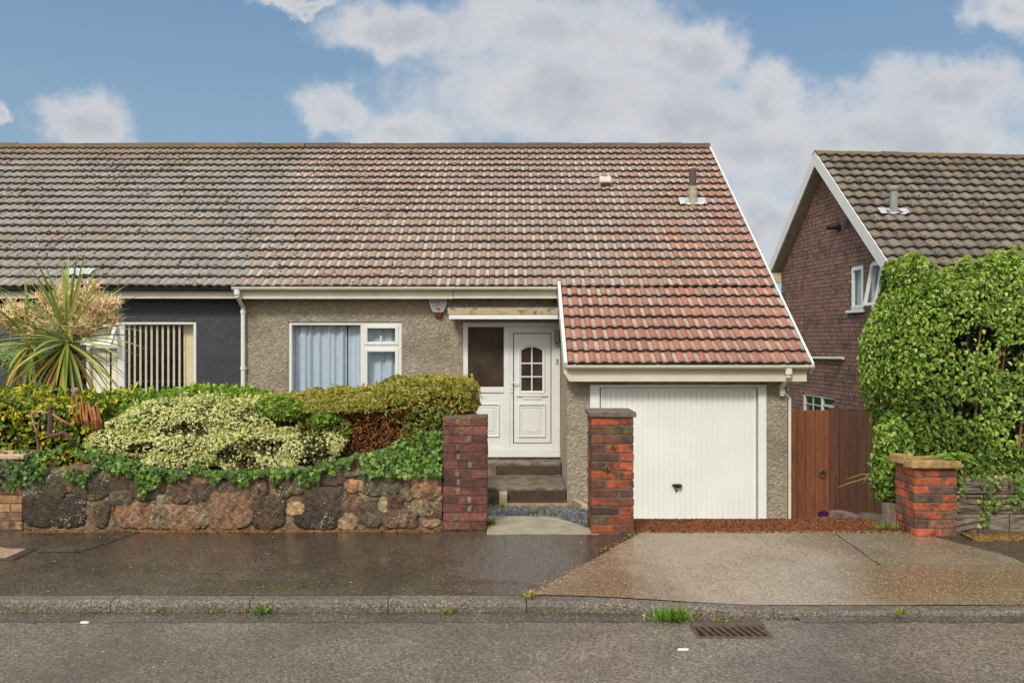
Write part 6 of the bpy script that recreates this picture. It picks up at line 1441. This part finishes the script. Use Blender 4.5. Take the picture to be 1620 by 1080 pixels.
tuft('kerb_joint_weed', hit(1425, 972, (0, 0, -.06), (0, 0, 1)), 34, .045, GD, 'straggly weed in the dropped kerb joint at the right', None, 42, 'weed', .6)
tuft('wall_weed', hit(990, 842, (0, 0, 0), (0, 0, 1)) + Vector((0, -.05, 0)), 36, .06, GW, 'green weed at the foot of the tall orange-red pillar', None, 43, 'weed', .5)
tuft('wall_weed', hit(776, 830, (0, 0, 0), (0, 0, 1)), 60, .08, [lin(120, 140, 66), lin(150, 160, 90)], 'wispy weeds at the foot of the dark brown pillar beside the path slab', None, 44, 'weed', .5)
tuft('gravel_weed', at(790, 803, 10.6), 70, .06, GW, 'low green weed on the gravel at the left below the steps', None, 45, 'weed', 1.6)
tuft('gravel_weed', at(846, 812, 9.0), 40, .05, GD, 'yellow-green weed in the middle of the gravel path', None, 46, 'weed', 1.6)
tuft('gravel_weed', at(876, 814, 8.9), 40, .05, GW, 'green weed at the right of the gravel path near the leaning stones', None, 47, 'weed', 1.2)
tuft('wall_weed', at(1400, 835, 6.9), 60, .05, GW, 'green weeds beside the short orange pillar at the edge of the drive', None, 48, 'weed', 1.6)
for i, (px, py, lb) in enumerate([(969, 707, 'tiny fern rooted in the upper mortar of the tall orange-red pillar'), (960, 742, 'small bright fern rooted lower down in the tall orange-red pillar')]):
    c0 = at(px, py, 6.79); r = random.Random(60 + i); V, Fq, C = [], [], []
    for k_ in range(13): az = -r.uniform(.2, 2.9); sword(V, Fq, C, c0, (math.cos(az), math.sin(az) * .6, r.uniform(-.1, .7)), r.uniform(.025, .05), .006, .5, r.choice(GW), r, 4)
    tagp(npmesh('wall_fern', V, [np.array(Fq)], C, M['leaf']), lb, 'fern')
def flat_leaf(pts_px, zf, size, cols, name, label, seed, n=None):
    r = np.random.default_rng(seed); P_ = []
    for px, py in pts_px: q = hit(px, py, (0, 0, zf), (0, 0, 1)); P_.append((q.x, q.y, pave_z(q.x, q.y) + .011 if q.y > 5.24 else ROADZ + .012))
    o = leaves(name, P_, np.tile((0, 0, 1.0), (len(P_), 1)), size, size * .6, cols, None, M['leaf_dry'], .12, .3, .08, .05, seed=seed); o['kind'] = 'stuff'; o['label'] = label
r = random.Random(31)
pp = [(r.uniform(840, 1000), 0) for _ in range(150)]; pp = [(x, 943 - (x - 835) / 165 * 98 + r.gauss(3, 5)) for x, _ in pp]
flat_leaf([q for q in pp if q[1] > 846], -.01, .018, [lin(200, 160, 96), lin(176, 128, 76), lin(212, 184, 130), lin(150, 110, 66)], 'fallen_leaves', 'dry leaf litter along the edge of the concrete apron', 32)
pp = [(r.uniform(20, 1610), r.uniform(846, 940)) for _ in range(110)]
flat_leaf(pp, -.01, .016, [lin(170, 140, 84), lin(200, 176, 120), lin(150, 130, 60), lin(216, 206, 180)], 'fallen_leaves', 'scattered small fallen leaves and petals on the pavement', 33)
pp = [(r.uniform(100, 690), r.gauss(836, 1.5)) for _ in range(170)] + [(r.gauss(130, 18), r.gauss(835, 2)) for _ in range(40)]
flat_leaf(pp, 0, .022, [lin(186, 120, 60), lin(160, 96, 50), lin(206, 160, 90)], 'fallen_leaves', 'brown leaf litter against the foot of the rubble stone wall', 34)
pp = [(r.uniform(0, 1610), r.uniform(968, 1075)) for _ in range(45)]
flat_leaf(pp, ROADZ, .013, [lin(170, 150, 110), lin(210, 200, 180), lin(120, 100, 70)], 'fallen_leaves', 'scattered specks of leaf and grit on the road', 35)
tagp(leaves('yellow_leaf', [tuple(onroad(1018, 976) + Vector((0, 0, .012)))], [(0, -.5, 1)], .034, .026, [lin(230, 196, 40)], None, M['petal'], .1, .3, seed=2), 'single bright yellow fallen leaf in the gutter left of the drain', 'leaf')
def chip(px, py, sx_, sy_, lb):
    q = onroad(px, py); mb = MB(); mb.add([q + Vector((-sx_, -sy_, 0)), q + Vector((sx_ * .8, -sy_ * .7, 0)), q + Vector((sx_, sy_, 0)), q + Vector((-sx_ * .9, sy_ * .8, 0)), q + Vector((-sx_ * .9, -sy_ * .8, .009)), q + Vector((sx_ * .75, -sy_ * .5, .008)), q + Vector((sx_ * .9, sy_ * .7, .009)), q + Vector((-sx_ * .8, sy_ * .6, .010))],
        [(4, 5, 6, 7), (0, 1, 5, 4), (1, 2, 6, 5), (2, 3, 7, 6), (3, 0, 4, 7)], lin(226, 220, 206)); tagp(mb.build('paper_scrap', M['plain']), lb, 'litter')
chip(1081, 1028, .034, .008, 'thin white scrap lying on the road in front of the drain grate'); chip(134, 985, .026, .008, 'white scrap lying on the road at the left near the kerb')
